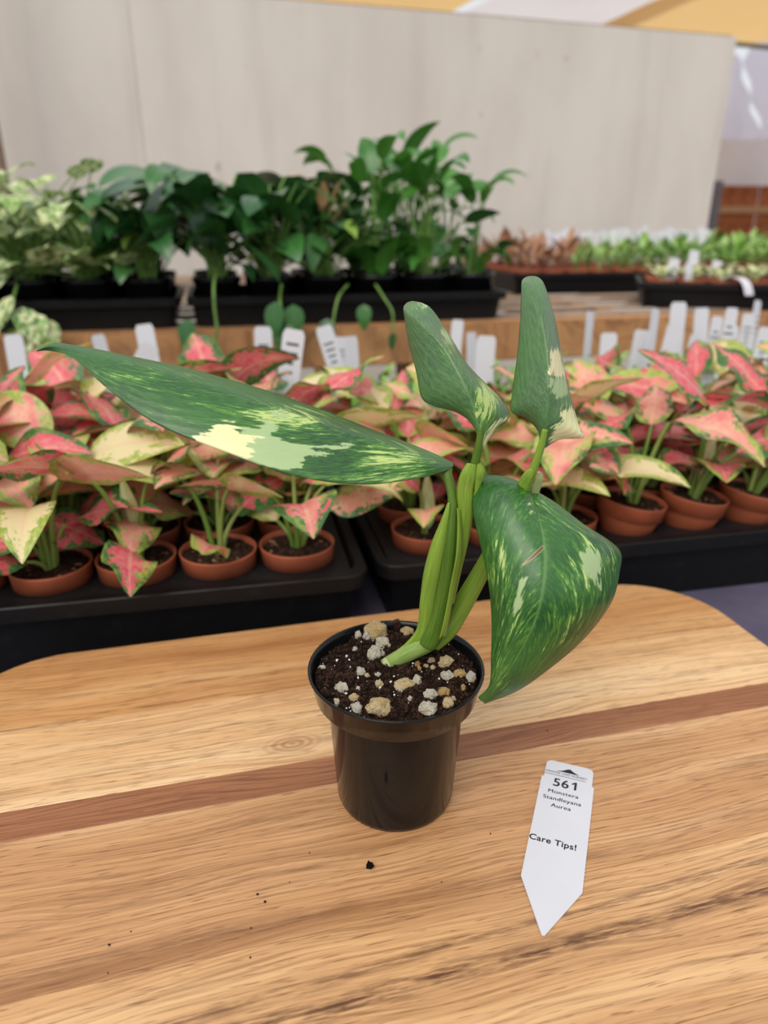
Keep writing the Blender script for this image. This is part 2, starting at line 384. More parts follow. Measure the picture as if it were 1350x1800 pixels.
def stem_path(a, h, r0, r1, ns=6, steps=7):
    P = [V((0, 0, 0)), V((a*.22, 0, h*.45)), V((a*.58, 0, h*.8)), V((a, 0, h))]
    vs_, fs, uvs = [], [], []
    for i in range(steps+1):
        p = cat_rom(P, i/steps); q = cat_rom(P, min(1, i/steps+.03)); q0 = cat_rom(P, max(0, i/steps-.03)); T = (q-q0).normalized()
        side = V((0, 1, 0)); up = T.cross(side); r = r0+(r1-r0)*i/steps
        for j in range(ns): g = 2*pi*j/ns; vs_.append(p+side*r*cos(g)+up*r*sin(g)); uvs.append((i/steps, j/ns))
    for i in range(steps):
        for j in range(ns): A, B = i*ns+j, i*ns+(j+1) % ns; fs.append((A, B, B+ns, A+ns))
    return vs_, fs, uvs
def ico(sub=2, amp=.25, seed=0, freq=1.6):
    bm = bmesh.new(); bmesh.ops.create_icosphere(bm, subdivisions=sub, radius=1)
    for v in bm.verts:
        d = mnoise.noise(v.co*freq+V((seed*3.7, seed, 0)))*amp + mnoise.noise(v.co*freq*2.7+V((seed, 9, 0)))*amp*.6; v.co *= 1+d
    me = bpy.data.meshes.new('stone'); bm.to_mesh(me); bm.free()
    me.polygons.foreach_set('use_smooth', [True]*len(me.polygons)); return me
def mtx(loc, rot=(0, 0, 0), sc=(1, 1, 1)):
    if isinstance(sc, (int, float)): sc = (sc, sc, sc)
    return M4.LocRotScale(V(loc), Euler(rot), V(sc))

# ================================================================== STRUCTURE
TZ = -0.032       # table cloth level, board 32 mm thick
tab = link('tablecloth', box(2.6, 1.35, .012, .003), None, 'cloth_table', mtx((rot2(0, .10)[0], rot2(0, .10)[1], TZ-.006), (0, 0, YAW)))
tag(tab, 'purple grey woven fabric covering the front table under the board', 'tablecloth')
tb = empty('table', (*rot2(0, .10), -.9), YAW); tag(tb, 'wooden table beneath the purple grey fabric', 'table')
link('table_top', box(2.56, 1.31, .03, .003), tb, 'lumber', mtx((0, 0, .9+TZ-.012-.0151)))
lg = setmat(box(.07, .07, .9+TZ-.0425), 'lumber')
for sx in (-1.2, 1.2):
    for sy in (-.58, .58): link('leg', lg, tb, None, mtx((sx, sy, (.9+TZ-.0425)/2)))
fl = link('floor', box(40, 40, .05), None, 'gravel', mtx((0, 8, -.9251))); fl['kind'] = 'structure'

# back wall of painted plywood sheets, turned 16 degrees
WA = R(16.3); WR = V((1.484, 3.25, 0)); wdir = V((cos(WA), sin(WA), 0))
wb = empty('wall_back', (WR.x, WR.y, -.9), WA); wb['kind'] = 'structure'
for k in range(3):
    link('panel', box(2.4392, .018, 1.22, .001), wb, 'wall_paint', mtx((-1.22-k*2.44, (.0 if k == 0 else -.0015), .9+.994-.61), (0, 0, 0)))
for k in range(4): link('post', box(.09, .04, 1.85, .004), wb, 'brownpost', mtx((-.10-k*2.3, .030, .925)))
link('batten', box(7.3, .02, .03, .002), wb, 'brownpost', mtx((-3.66, .0195, .9+.994-.006)))
# painted skirt sheet below, behind the bench
link('panel', box(7.3, .018, .66, .002), wb, 'wall_paint', mtx((-3.66, .002, .34)))
lp = on_y(-18, 200, 2.2)
t_ = link('trim_1', box(.07, .05, 2.1, .004), None, 'brownpost', mtx((lp.x-.02, 2.2, .15), (0, 0, YAW))); t_['kind'] = 'structure'

# shade roof of cloth panels with gaps, about 3 m above the ground
def cloth_panel(name, pts, z, mat, label, sag=.12, nx=18, ny=10, slope=0.0):
    """pts: four xy corners; bilinear sheet with sag"""
    vs_, fs, uvs = [], [], []
    a, b, c, d = [V((*p, 0)) for p in pts]
    for i in range(nx+1):
        for j in range(ny+1):
            u, v = i/nx, j/ny; p = a*(1-u)*(1-v)+b*u*(1-v)+c*u*v+d*(1-u)*v
            p.z = z - sag*16*u*(1-u)*v*(1-v)*.6 + slope*v + .03*mnoise.noise(p*1.1)
            vs_.append(p); uvs.append((u, v))
    for i in range(nx):
        for j in range(ny): q = i*(ny+1)+j; fs.append((q, q+ny+1, q+ny+2, q+1))
    o = link(name, mesh(name, vs_, fs, uvs), None, mat); tag(o, label, 'shade cloth', 'shade cloths of the roof'); return o
CZ = 2.2
def cz(px, py): p = on_z(px, py, CZ); return (p.x, p.y)
g1a, g1b = cz(852, -2), cz(796, 27); g2a, g2b = cz(1200, 0), cz(1090, 50)
def ext(p, q, y): t = (y-p[1])/(q[1]-p[1]); return (p[0]+(q[0]-p[0])*t, y)
Y0, Y1 = 5.2, 10.6
cloth_panel('shade_cloth', [(-6, Y0), (ext(g1a, g1b, Y0)[0]-.10, Y0), (ext(g1a, g1b, Y1)[0]-.10, Y1), (-6, Y1)], CZ, 'cloth_tan', 'tan shade cloth stretched overhead beside a bright gap', .1)
cloth_panel('shade_cloth', [(ext(g1a, g1b, Y0)[0]+.09, Y0), ext(g2a, g2b, Y0), (ext(g2a, g2b, Y1)[0], Y1), (ext(g1a, g1b, Y1)[0]+.09, Y1)], CZ+.02, 'cloth_white', 'off-white shade cloth between two tan ones overhead', .1)
cR0, cR1 = cz(1362, 52), cz(1286, 94)
cloth_panel('shade_cloth', [(ext(g2a, g2b, Y0)[0]-.15, Y0), (5.6, Y0), (4.7, 9.0), (ext(g2a, g2b, Y1)[0]-.3, 10.25)], CZ-.02, 'cloth_tan', 'tan shade cloth crossed by a dark pipe above the end of the pale wall', .05)
p0, p1 = V((*cz(1125, 28), CZ-.16)), V((*cz(1352, 52), CZ-.16))
pd = (p1-p0)
o = link('roof_pipe', mesh('roof_pipe', *tube([p0-pd*1.5, p0, p1, p1+pd*1.5], [.022]*4, 8)), None, 'pipe'); tag(o, 'thin dark pipe running under the tan shade cloth', 'pipe')
# hanging side curtain: two sheets with a ragged bright slit
def curtain(name, pxl, pxr, ytop, ybot, Y, mat, label, rip=.05):
    vs_, fs, uvs = [], [], []; nx, ny = 26, 16
    for j in range(ny+1):
        v = j/ny; yy = ytop+(ybot-ytop)*v
        l, r = pxl(v), pxr(v)
        for i in range(nx+1):
            u = i/nx; p = on_y(l+(r-l)*u, yy, Y); p.y += rip*sin(u*14+v*2)*(.3+v); vs_.append(p); uvs.append((u, v))
    for j in range(ny):
        for i in range(nx): q = j*(nx+1)+i; fs.append((q, q+1, q+nx+2, q+nx+1))
    o = link(name, mesh(name, vs_, fs, uvs), None, mat); tag(o, label, 'curtain'); return o
edge = lambda v: 1299+38*v+4*sin(v*17)
curtain('side_curtain', lambda v: 1180, edge, 96, 248, 9.9, 'curtain', 'translucent white side curtain next to the pale plywood wall')
curtain('side_curtain', lambda v: edge(v)+2+13*max(0, sin(v*9+.9))**1*(1-v*.6), lambda v: 1560, 60, 248, 9.8, 'curtain', 'translucent white side curtain beyond the ragged bright slit')
curtain('curtain_hem', lambda v: 1180, lambda v: 1560, 245, 326, 9.66, 'hem', 'grey lower band of the side curtain above the red fence', .03)
fn = empty('fence', (5.0, 10.5, -.9)); tag(fn, 'rust red board fence under the white side curtain', 'fence')
pl = setmat(box(.195, .02, 1.78, .003), 'fence')
for k in range(26): link('plank', pl, fn, None, mtx((-2.5+k*.2, rnd.uniform(-.008, .008), .89)))
link('rail', box(5.3, .04, .09, .004), fn, 'fence_rail', mtx((0, -.035, 1.36))); link('rail', box(5.3, .04, .09, .004), fn, 'fence_rail', mtx((0, -.035, .5)))
pp = on_y(1259, 350, 9.2)
ptop = on_y(1259, 318, 9.2).z
o = link('post', box(.09, .09, ptop+.9, .006), None, 'post', mtx((pp.x, 9.2, (ptop-.9)/2))); tag(o, 'grey square post in front of the rust red fence', 'post')

# ------------------------------------------------------------------ rear bench
BZ = .108
bu0, bu1, bv0, bv1 = -1.7, 2.2, .905, 2.25
bn = empty('rear_bench', (0, 0, -.9), YAW); tag(bn, 'raised slatted lumber bench carrying the trays in front of the pale wall', 'bench')
link('front_beam', box(bu1-bu0, .038, .066, .002), bn, 'lumber', mtx(((bu0+bu1)/2, bv0+.019, .9+BZ-.034)))
link('back_beam', box(bu1-bu0, .038, .066, .002), bn, 'lumber', mtx(((bu0+bu1)/2, bv1, .9+BZ-.034)))
sm_ = setmat(box(bu1-bu0, .048, .004, .0008), 'slat')
for k in range(12): link('slat', sm_, bn, None, mtx(((bu0+bu1)/2, bv0+.085+k*.108, .9+BZ-.0021)))
for k in range(9): link('cross_beam', box(.038, bv1-bv0-.062, .056, .002), bn, 'lumber', mtx((bu0+.2+k*.44, (bv0+bv1)/2+.010, .9+BZ-.0325)))
lgm = setmat(box(.08, .08, .9+BZ-.07), 'lumber')
for u in (bu0+.1, .3, bu1-.1):
    for v in (bv0+.08, bv1-.08): link('leg', lgm, bn, None, mtx((u, v, (.9+BZ-.07)/2)))

# ================================================================== BOARD
BA = R(14.0); BU0, BU1, BV0, BV1, BR = -.232, .279, -.175, .1668, .062
def rr_poly(u0, u1, v0, v1, r, n_=12):
    P = []
    for cx, cy, a0 in ((u1-r, v0+r, -90), (u1-r, v1-r, 0), (u0+r, v1-r, 90), (u0+r, v0+r, 180)):
        for k in range(n_+1): a = R(a0+90*k/n_); P.append((cx+r*cos(a), cy+r*sin(a)))
    return P
def clip(poly, lim, sign):
    out = []
    for i in range(len(poly)):
        a, b = poly[i], poly[(i+1) % len(poly)]; ia, ib = (a[1]-lim)*sign >= 0, (b[1]-lim)*sign >= 0
        if ia: out.append(a)
        if ia != ib: t = (lim-a[1])/(b[1]-a[1]); out.append((a[0]+(b[0]-a[0])*t, lim))
    return out
bd = empty('cutting_board', (0, 0, TZ), BA); tag(bd, 'acacia cutting board of glued light and dark strips under the black pot', 'cutting board')
strips = [(.1668, .0918, dict(light=(0.672, 0.387, 0.172), mid=(0.564, 0.286, 0.110), dark=(0.408, 0.178, 0.062), seed=1.3, streak=[(.112, -.03, .0022, .5), (.0945, 0, .0016, .7)])),
          (.0918, .0292, dict(light=(0.816, 0.546, 0.297), mid=(0.696, 0.413, 0.193), dark=(0.456, 0.229, 0.103), seed=2.6, knot=(-.040, .0440, .012), streak=[(.070, .03, .0022, .35), (.046, .02, .003, .35)])),
          (.0292, .0098, dict(light=(0.396, 0.171, 0.076), mid=(0.300, 0.114, 0.047), dark=(0.186, 0.064, 0.026), seed=3.4)),
          (.0098, -.0687, dict(light=(0.660, 0.387, 0.193), mid=(0.528, 0.273, 0.117), dark=(0.348, 0.159, 0.062), seed=5.2, streak=[(-.061, .0, .006, .35), (-.035, .03, .003, .3)])),
          (-.0687, -.1335, dict(light=(0.744, 0.464, 0.228), mid=(0.600, 0.330, 0.145), dark=(0.360, 0.165, 0.066), seed=6.1, streak=[(-.098, .02, .0065, .95), (-.088, .05, .004, .7)])),
          (-.1335, -.175, dict(light=(0.600, 0.356, 0.166), mid=(0.504, 0.267, 0.117), dark=(0.348, 0.165, 0.069), seed=8.8))]
full = rr_poly(BU0, BU1, BV0, BV1, BR)
for i, (hi_, lo_, kw) in enumerate(strips):
    poly = clip(clip(full, hi_-(.00008 if i else 0), -1), lo_+.00008, 1)
    bm = bmesh.new(); f = bm.faces.new([bm.verts.new((p[0], p[1], 0)) for p in poly])
    r_ = bmesh.ops.extrude_face_region(bm, geom=[f]); vv = [e for e in r_['geom'] if isinstance(e, bmesh.types.BMVert)]
    bmesh.ops.translate(bm, vec=(0, 0, -TZ), verts=vv); bmesh.ops.recalc_face_normals(bm, faces=bm.faces[:])
    ed = [e for e in bm.edges if all(v.co.z > .02 for v in e.verts)]
    rim = [e for e in ed if not all(min(abs(v.co.y-hi_), abs(v.co.y-lo_)) < .001 for v in e.verts) or (i == 0 and all(abs(v.co.y-BV1) < .001 for v in e.verts))]
    bmesh.ops.bevel(bm, geom=[e for e in ed if e not in rim], offset=.00025, segments=1, affect='EDGES')
    me = bpy.data.meshes.new('strip'); bm.to_mesh(me); bm.free()
    link('strip', me, bd, wood('board_%d' % i, **kw))

# ================================================================== HERO POT
PX, PY = .0055, 0.0
RIM = .0725
hp = empty('potted_monstera', (PX, PY, 0)); tag(hp, 'variegated climbing plant with four long leaves in a small black pot on the board', 'plant')
prof = [(0, .0012), (.0262, .0012), (.0268, 0), (.0277, .0006), (.0284, .003), (.0318, .0570), (.0322, .0584), (.0368, .0592), (.0374, .0600), (.0396, .0712), (.0403, .0716), (.0404, .0723), (.0398, .0726), (.0390, .0722),
        (.0384, .0700), (.0365, .0612), (.0308, .0575), (.0275, .004), (0, .003)]
link('pot', mesh('pot', *lathe(prof, 72)), hp, 'pot_black')
# soil: polar grid with lumps
SZ = .0690
def soil_h(x, y): return SZ + .0022*mnoise.noise(V((x, y, 0))*95) + .0016*mnoise.noise(V((x, y, 3))*260) - .0008*(math.hypot(x, y)/.037)**4
vs_, fs, uvs = [], [], []
NR, NA = 40, 110
for i in range(NR+1):
    r = .0374*i/NR
    for k in range(NA): a = 2*pi*k/NA; x, y = r*cos(a), r*sin(a); vs_.append((x, y, soil_h(x, y)+(.0009*mnoise.noise(V((x, y, 7))*700) if i < NR else -.001))); uvs.append((0, 0))
for i in range(NR):
    for k in range(NA): a, b = i*NA+k, i*NA+(k+1) % NA; fs.append((a, b, b+NA, a+NA))
so = link('soil', mesh('soil', vs_, fs, uvs), hp, 'soil')
def scatter(name, count, rmin, rmax, mat, parent, R0, hfun, sub=1, seed=1, flat=.8, zo=.3):
    rr = random.Random(seed); bm = bmesh.new(); tmp = ico(sub, .75, seed, 2.2); 
    base = [v.co.copy() for v in tmp.vertices]; fcs = [tuple(p.vertices) for p in tmp.polygons]; V_, F_ = [], []
    for _ in range(count):
        a, q = rr.uniform(0, 2*pi), R0*math.sqrt(rr.random()); x, y = q*cos(a), q*sin(a); s = rmin+(rmax-rmin)*rr.random()**2.5
        m = mtx((x, y, hfun(x, y)+s*zo), (rr.uniform(0, 6), rr.uniform(0, 6), rr.uniform(0, 6)), (s*rr.uniform(.7, 1.5), s, s*flat)); k = len(V_)
        V_ += [m @ b for b in base]; F_ += [tuple(i+k for i in f) for f in fcs]
    bm.free(); bpy.data.meshes.remove(tmp)
    o = link(name, mesh(name, V_, F_, None), parent, mat); o['kind'] = 'stuff'; return o
scatter('crumbs', 5200, .0003, .0012, 'crumb', so, .0366, soil_h, 1, 3)
scatter('perlite', 150, .00018, .0008, 'perlite', so, .0360, soil_h, 1, 5, .9, .7)
stones = {}
def stone_mesh(mat, k):
    if (mat, k) not in stones: stones[(mat, k)] = setmat(ico(3, .42, k*2.3+1, 1.5), mat)
    return stones[(mat, k)]
T_, W_, O_ = 'pumice_tan', 'pumice_white', 'pumice_orange'
pebs = [(530, 165, 150, 130, T_), (465, 205, 60, 60, W_), (570, 252, 112, 80, W_), (515, 325, 75, 110, W_), (570, 320, 35, 40, W_), (385, 178, 45, 65, W_), (740, 160, 92, 55, T_), (390, 295, 35, 35, W_), (425, 440, 60, 60, W_), (300, 525, 80, 60, W_), (550, 525, 50, 60, T_), (720, 522, 135, 55, T_), (800, 490, 50, 70, W_), (895, 355, 55, 45, T_), (858, 385, 35, 40, T_), (985, 385, 85, 70, T_), (1000, 465, 85, 60, W_), (1085, 455, 85, 55, O_), (1180, 480, 60, 70, W_), (975, 560, 80, 70, O_), (1103, 540, 30, 45, O_), (885, 590, 75, 60, W_), (870, 672, 110, 90, W_), (1005, 650, 65, 70, T_), (385, 600, 60, 55, T_), (545, 675, 150, 110, T_), (400, 668, 70, 70, W_), (800, 377, 35, 40, O_), (815, 415, 25, 40, O_), (905, 407, 35, 30, T_), (755, 603, 30, 30, W_), (1040, 620, 30, 45, T_), (250, 640, 35, 55, W_), (145, 405, 45, 30, W_), (540, 450, 40, 26, W_), (470, 463, 36, 30, T_), (410, 545, 26, 30, W_), (690, 560, 30, 34, W_)]
for i, (zx, zy, w_, h_, mt) in enumerate(pebs):
    px, py = 520+zx/3.75, 1060+zy/3.75; k = .328/FPX/3.75*.5
    p = on_z(px, py, SZ+.0015+h_*k*.35)
    x, y = p.x-PX, p.y-PY; q = math.hypot(x, y)
    if q > .0345: x, y = x*.0345/q, y*.0345/q
    sx, sv = w_*k*1.05, h_*k*1.05
    rr = random.Random(i)
    link('pebble', stone_mesh(mt, i % 6), so, None, mtx((x, y, soil_h(x, y)+sv*.45), (rr.uniform(-.3, .3), rr.uniform(-.3, .3), rr.uniform(-.5, .5)), (sx, (sx+sv)*.5, sv)))
p = on_z(520+668/3.75, 1060+165/3.75, SZ+.001)
bk = link('bark_chip', box(.0034, .0024, .0080, .0004), so, 'bark', mtx((p.x-PX, p.y-PY, SZ+.0025), (.3, -.25, .3)))

# ------------------------------------------------------------------ hero leaves
def sdf(polys, x, y):
    best = -1e3
    for P in polys:
        ins = False; dm = 1e9
        for i in range(len(P)):
            ax, ay = P[i]; bx, by = P[(i+1) % len(P)]
            if (ay > y) != (by > y) and x < (bx-ax)*(y-ay)/(by-ay)+ax: ins = not ins
            dx, dy = bx-ax, by-ay; t = max(0, min(1, ((x-ax)*dx+(y-ay)*dy)/(dx*dx+dy*dy+1e-9)))
            dm = min(dm, math.hypot(x-ax-dx*t, y-ay-dy*t))
        best = max(best, dm if ins else -dm)
    return best
def surf(stations, n_=120, half=26, bulgeL=0.0, bulgeR=0.0, attrs=None, roundtip=False):
    """stations: (mid, left, right) each (px, py, Z); returns a real 3D sheet interpolated through the unprojected rails"""
    Mi = [at(*s[0]) for s in stations]; Le = [at(*s[1]) for s in stations]; Ri = [at(*s[2]) for s in stations]
    vs_, uvs, fs, pix = [], [], [], []
    mm = 2*half
    for i in range(n_+1):
        s = i/n_; a, l, r = cat_rom(Mi, s), cat_rom(Le, s), cat_rom(Ri, s)
        T = (cat_rom(Mi, min(1, s+.02))-cat_rom(Mi, max(0, s-.02))).normalized()
        for j in range(mm+1):
            t = j/half-1; e, bl = (l, bulgeL) if t < 0 else (r, bulgeR); q = abs(t); d = e-a
            nrm = T.cross(d)
            if t < 0: nrm = -nrm
            if nrm.length > 1e-9: nrm.normalize()
            if nrm.dot(-FW) < 0: nrm = -nrm
            p = a+d*q+nrm*(bl*d.length*q*(1-q)*4)
            vs_.append(p); uvs.append((s, j/mm))
    for i in range(n_):
        for j in range(mm): k = i*(mm+1)+j; fs.append((k, k+1, k+mm+2, k+mm+1))
    return vs_, fs, uvs
def to_px(p):
    d = p-CAM; Z = d.dot(FW); return 675+FPX*d.dot(RT)/Z, 900-FPX*d.dot(UP)/Z
def hero(name, stations, aspect, seed, cream=(), pale=(), lime=None, cut=None, bl=.1, br=.1, label=None, n_=130, half=24, rib=.35, tone=0.0):
    vs_, fs, uvs = surf(stations, n_, half, bl, br)
    A = {k: [] for k in ('cream', 'pale', 'lime', 'cut', 'aspect', 'seed', 'grey_green', 'rib')}
    for p in vs_:
        x, y = to_px(p)
        A['cream'].append(sdf(cream, x, y)); A['pale'].append(sdf(pale, x, y)); A['lime'].append(lime(x, y) if lime else .3)
        A['cut'].append(sdf(cut, x, y) if cut else -50.0); A['aspect'].append(aspect); A['seed'].append(seed); A['rib'].append(rib); A['grey_green'].append(tone)
    off = V((PX, PY, 0))
    o = link(name, mesh(name, [v-off for v in vs_], fs, uvs, True, A), hp, 'hero_leaf')
    md = o.modifiers.new('thick', 'SOLIDIFY'); md.thickness = .0005; md.offset = -1
    if label: o['label'] = label
    return o
def blobs(base, *bl):
    def f(x, y):
        v = base
        for (bx, by, rx, ry, amp) in bl: v += amp*math.exp(-((x-bx)/rx)**2-((y-by)/ry)**2)
        return max(0, min(1.3, v))
    return f
def mk(mid, le, ri, Zm, dl, dr):
    return [((m[0], m[1], z), (l[0], l[1], z+a), (r[0], r[1], z+b)) for m, l, r, z, a, b in zip(mid, le, ri, Zm, dl, dr)]
# long leaf reaching out to the side
st1 = mk([(797, 819), (752, 805), (660, 774), (560, 741), (455, 707), (336, 669), (218, 636), (140, 619), (92, 609), (66, 616)],
         [(792, 824), (745, 838), (640, 851), (520, 836), (400, 795), (277, 746), (190, 684), (130, 630), (88, 617), (64, 618)],
         [(797, 813), (752, 792), (664, 758), (566, 720), (462, 684), (342, 650), (222, 624), (140, 608), (94, 603), (66, 613)],
         [.300, .297, .292, .288, .286, .287, .291, .296, .300, .303],
         [-.002, -.010, -.016, -.018, -.017, -.013, -.008, -.002, .002, .001],
         [.002, .010, .020, .024, .023, .018, .012, .007, .003, .001])
cr1 = [[(372, 748), (383, 745), (412, 746), (420, 757), (424, 766), (462, 765), (436, 779), (446, 790), (438, 803), (428, 815), (400, 803), (350, 783), (342, 768), (352, 762), (370, 760)]]
pl1 = [[(420, 752), (450, 754), (470, 740), (492, 752), (480, 764), (496, 776), (520, 778), (552, 786), (552, 800), (536, 806), (530, 822), (500, 828), (450, 820), (430, 808), (428, 780)], [(552, 787), (600, 782), (622, 778), (610, 786), (560, 794)], [(548, 800), (586, 797), (570, 806), (548, 808)], [(474, 724), (500, 722), (512, 728), (490, 732)]]
hero('leaf', st1, 2.6, 1.7, cr1, pl1, blobs(.12, (510, 738, 90, 22, .62), (690, 805, 90, 28, .62), (230, 660, 100, 22, .30), (430, 725, 90, 16, .34), (640, 842, 120, 8, .35), (330, 690, 80, 25, .12)), label='long dark green leaf with a large cream patch, reaching sideways over the tray', bl=.06, br=.03, rib=0.0, n_=170, half=26)
# upright leaf with its tip turned back
st2 = mk([(846, 792), (842, 766), (835, 729), (823, 690), (805, 650), (780, 609), (752, 580), (728, 560), (716, 545), (718, 531)],
         [(842, 790), (834, 752), (806, 727), (764, 714), (741, 699), (731, 652), (718, 602), (711, 560), (709, 541), (714, 533)],
         [(850, 790), (866, 763), (895, 733), (885, 706), (851, 671), (822, 640), (792, 592), (764, 549), (746, 534), (726, 529)],
         [.288, .286, .284, .283, .284, .287, .291, .296, .303, .314],
         [.001, .004, .009, .013, .015, .013, .011, .008, .004, .002],
         [.001, .006, .014, .018, .020, .018, .014, .010, .005, .002])
cr2 = [[(893, 735), (884, 742), (866, 764), (850, 789), (849, 776), (862, 752), (878, 738)]]
pl2 = [[(776, 576), (788, 588), (796, 604), (784, 600), (776, 588)], [(736, 531), (752, 536), (744, 541)]]
hero('leaf', st2, 1.6, 4.1, cr2, pl2, blobs(.0, (860, 690, 28, 40, .75), (790, 600, 20, 40, .5), (850, 730, 24, 40, .55), (740, 545, 26, 18, .4)), label='upright leaf with pale flecks on its right half', bl=.06, br=.04, rib=0.0, tone=.35)  # tone is the same on both halves
# upright leaf with two pale patches
st3 = mk([(951, 792), (955, 766), (960, 739), (964, 705), (966, 668), (963, 620), (956, 575), (949, 535), (941, 506), (934, 485)],
         [(947, 789), (946, 759), (925, 737), (899, 723), (900, 690), (909, 625), (914, 565), (916, 515), (917, 495), (922, 488)],
         [(957, 788), (985, 773), (1026, 769), (1017, 745), (1002, 690), (988, 625), (977, 565), (964, 520), (955, 496), (946, 487)],
         [.284, .281, .278, .276, .275, .276, .279, .284, .291, .302],
         [.001, .004, .009, .012, .013, .013, .011, .008, .004, .002],
         [.001, .007, .016, .019, .019, .017, .014, .010, .005, .002])
cr3 = [[(964, 622), (978, 611), (984, 618), (997, 660), (988, 662), (972, 660), (965, 654)], [(1004, 716), (1010, 722), (1030, 772), (985, 777), (965, 776), (975, 752), (990, 736), (986, 726)]]
pl3 = [[(968, 666), (994, 664), (998, 690), (984, 700), (970, 690)]]
hero('leaf', st3, 1.7, 7.3, cr3, pl3, blobs(.0, (985, 690, 22, 50, .55), (970, 600, 16, 50, .25), (940, 520, 16, 30, .2)), label='tallest upright leaf with two cream patches on its right half', bl=.06, br=.04, rib=0.0, tone=.35)
# broad leaf hanging over the pot rim
st4 = mk([(932, 862), (938, 884), (947, 915), (955, 955), (957, 1000), (952, 1045), (940, 1090), (916, 1140), (884, 1192), (848, 1231)],
         [(924, 858), (874, 838), (836, 846), (833, 900), (847, 960), (861, 1030), (866, 1092), (865, 1150), (862, 1204), (842, 1226)],
         [(939, 864), (978, 888), (1032, 930), (1086, 966), (1087, 1006), (1071, 1062), (1022, 1125), (962, 1176), (908, 1213), (852, 1235)],
         [.298, .290, .282, .275, .271, .270, .273, .279, .287, .296],
         [.001, .010, .016, .018, .018, .017, .015, .011, .006, .001],
         [.001, .010, .018, .023, .024, .022, .018, .013, .007, .002])
cr4 = []
pl4 = [[(1018, 976), (1038, 962), (1050, 972), (1058, 1000), (1050, 1010), (1054, 1036), (1042, 1022), (1030, 1004)], [(914, 1020), (924, 1018), (916, 1062), (904, 1084), (903, 1068)]]
ct4 = [[(917, 993), (933, 978), (953, 959), (957, 964), (938, 982), (920, 995)]]
hero('leaf', st4, 1.5, 2.9, cr4, pl4, blobs(.17, (1035, 990, 34, 55, .5), (880, 975, 20, 50, .42), (1000, 1090, 50, 45, .32), (905, 1070, 30, 70, .30), (940, 890, 50, 30, .22), (875, 1180, 30, 50, .26)), ct4, bl=.16, br=.12, n_=270, half=62, label='broad dark green leaf with a brown split, drooping beside the pot rim')

# ------------------------------------------------------------------ hero stems and sheaths
HO = V((PX, PY, 0))
def hstem(name, pts, mat, ns=16, flat=.85, parent=None):
    path = [at(p[0], p[1], p[2]) for p in pts]; rad = [p[3]*p[2]/FPX for p in pts]
    v, f, u = tube(path, rad, ns, len(pts)*7, flat); return link(name, mesh(name, [q-HO for q in v], f, u), parent or hp, mat)
hstem('stem', [(676, 1171, .337, 13), (690, 1163, .335, 13.5), (706, 1154, .333, 14.5), (726, 1142, .331, 17), (748, 1128, .329, 20), (764, 1110, .327, 19)], 'stem')
hstem('node_ring', [(680, 1170, .3362, 14.2), (684, 1168, .3358, 14.6), (689, 1165, .3352, 14.2)], 'lobe')
hstem('petiole', [(752, 1134, .326, 16), (764, 1108, .323, 18), (775, 1065, .317, 16), (784, 1012, .310, 15), (791, 958, .303, 12.5), (795, 905, .299, 9.5), (795, 872, .298, 8.5), (790, 848, .298, 9), (784, 832, .299, 11), (784, 824, .301, 12)], 'petiole')
hstem('petiole', [(772, 1110, .331, 14), (790, 1030, .322, 12), (806, 950, .312, 12), (820, 890, .303, 11), (829, 845, .295, 8.5), (835, 815, .290, 8), (842, 780, .286, 6.5), (845, 752, .284, 5)], 'petiole')
hstem('petiole', [(760, 1134, .331, 14), (782, 1110, .331, 19), (803, 1080, .329, 18), (826, 1040, .324, 17), (852, 993, .317, 15), (880, 940, .309, 13), (906, 892, .300, 11), (928, 848, .291, 9), (941, 815, .286, 7.5), (952, 782, .282, 6.5), (958, 755, .279, 5)], 'sheath')
hstem('petiole', [(905, 895, .303, 9), (920, 872, .301, 9), (934, 860, .299, 6), (939, 880, .2925, 3.5), (947, 915, .284, 2.5)], 'petiole', 12, .6)
def ribbon(name, mid, le, ri, Zm, dl, dr, mat, bl=.2, br=.2, n_=40, half=6):
    v, f, u = surf(mk(mid, le, ri, Zm, dl, dr), n_, half, bl, br)
    o = link(name, mesh(name, [q-HO for q in v], f, u), hp, mat); md = o.modifiers.new('thick', 'SOLIDIFY'); md.thickness = .0008; md.offset = -1; return o
# pale wing on the petiole of the long leaf
ribbon('sheath', [(722, 1136), (743, 1110), (750, 1053), (758, 1004), (769, 955), (781, 912), (788, 884)],
       [(702, 1142), (733, 1106), (740, 1053), (746, 1004), (761, 951), (776, 917), (787, 884)],
       [(736, 1150), (757, 1108), (765, 1053), (774, 1004), (782, 958), (789, 910), (791, 884)],
       [.3292, .3220, .3130, .3060, .3010, .2975, .296], [.006, .006, .006, .006, .005, .003, .001], [.001, .001, .001, .001, .001, .0, .0], 'sheath', .25, .1)
# right hand wing of the same petiole
ribbon('sheath', [(776, 1120), (785, 1080), (794, 1030), (803, 985), (806, 950), (806, 912), (805, 893)],
       [(772, 1125), (782, 1080), (791, 1030), (800, 985), (803, 950), (804, 912), (804, 893)],
       [(781, 1118), (788, 1080), (798, 1030), (807, 985), (809, 950), (807, 912), (806, 893)],
       [.3160, .3120, .3060, .3000, .2970, .2950, .2945], [0]*7, [.006]*7, 'sheath', .1, .2)
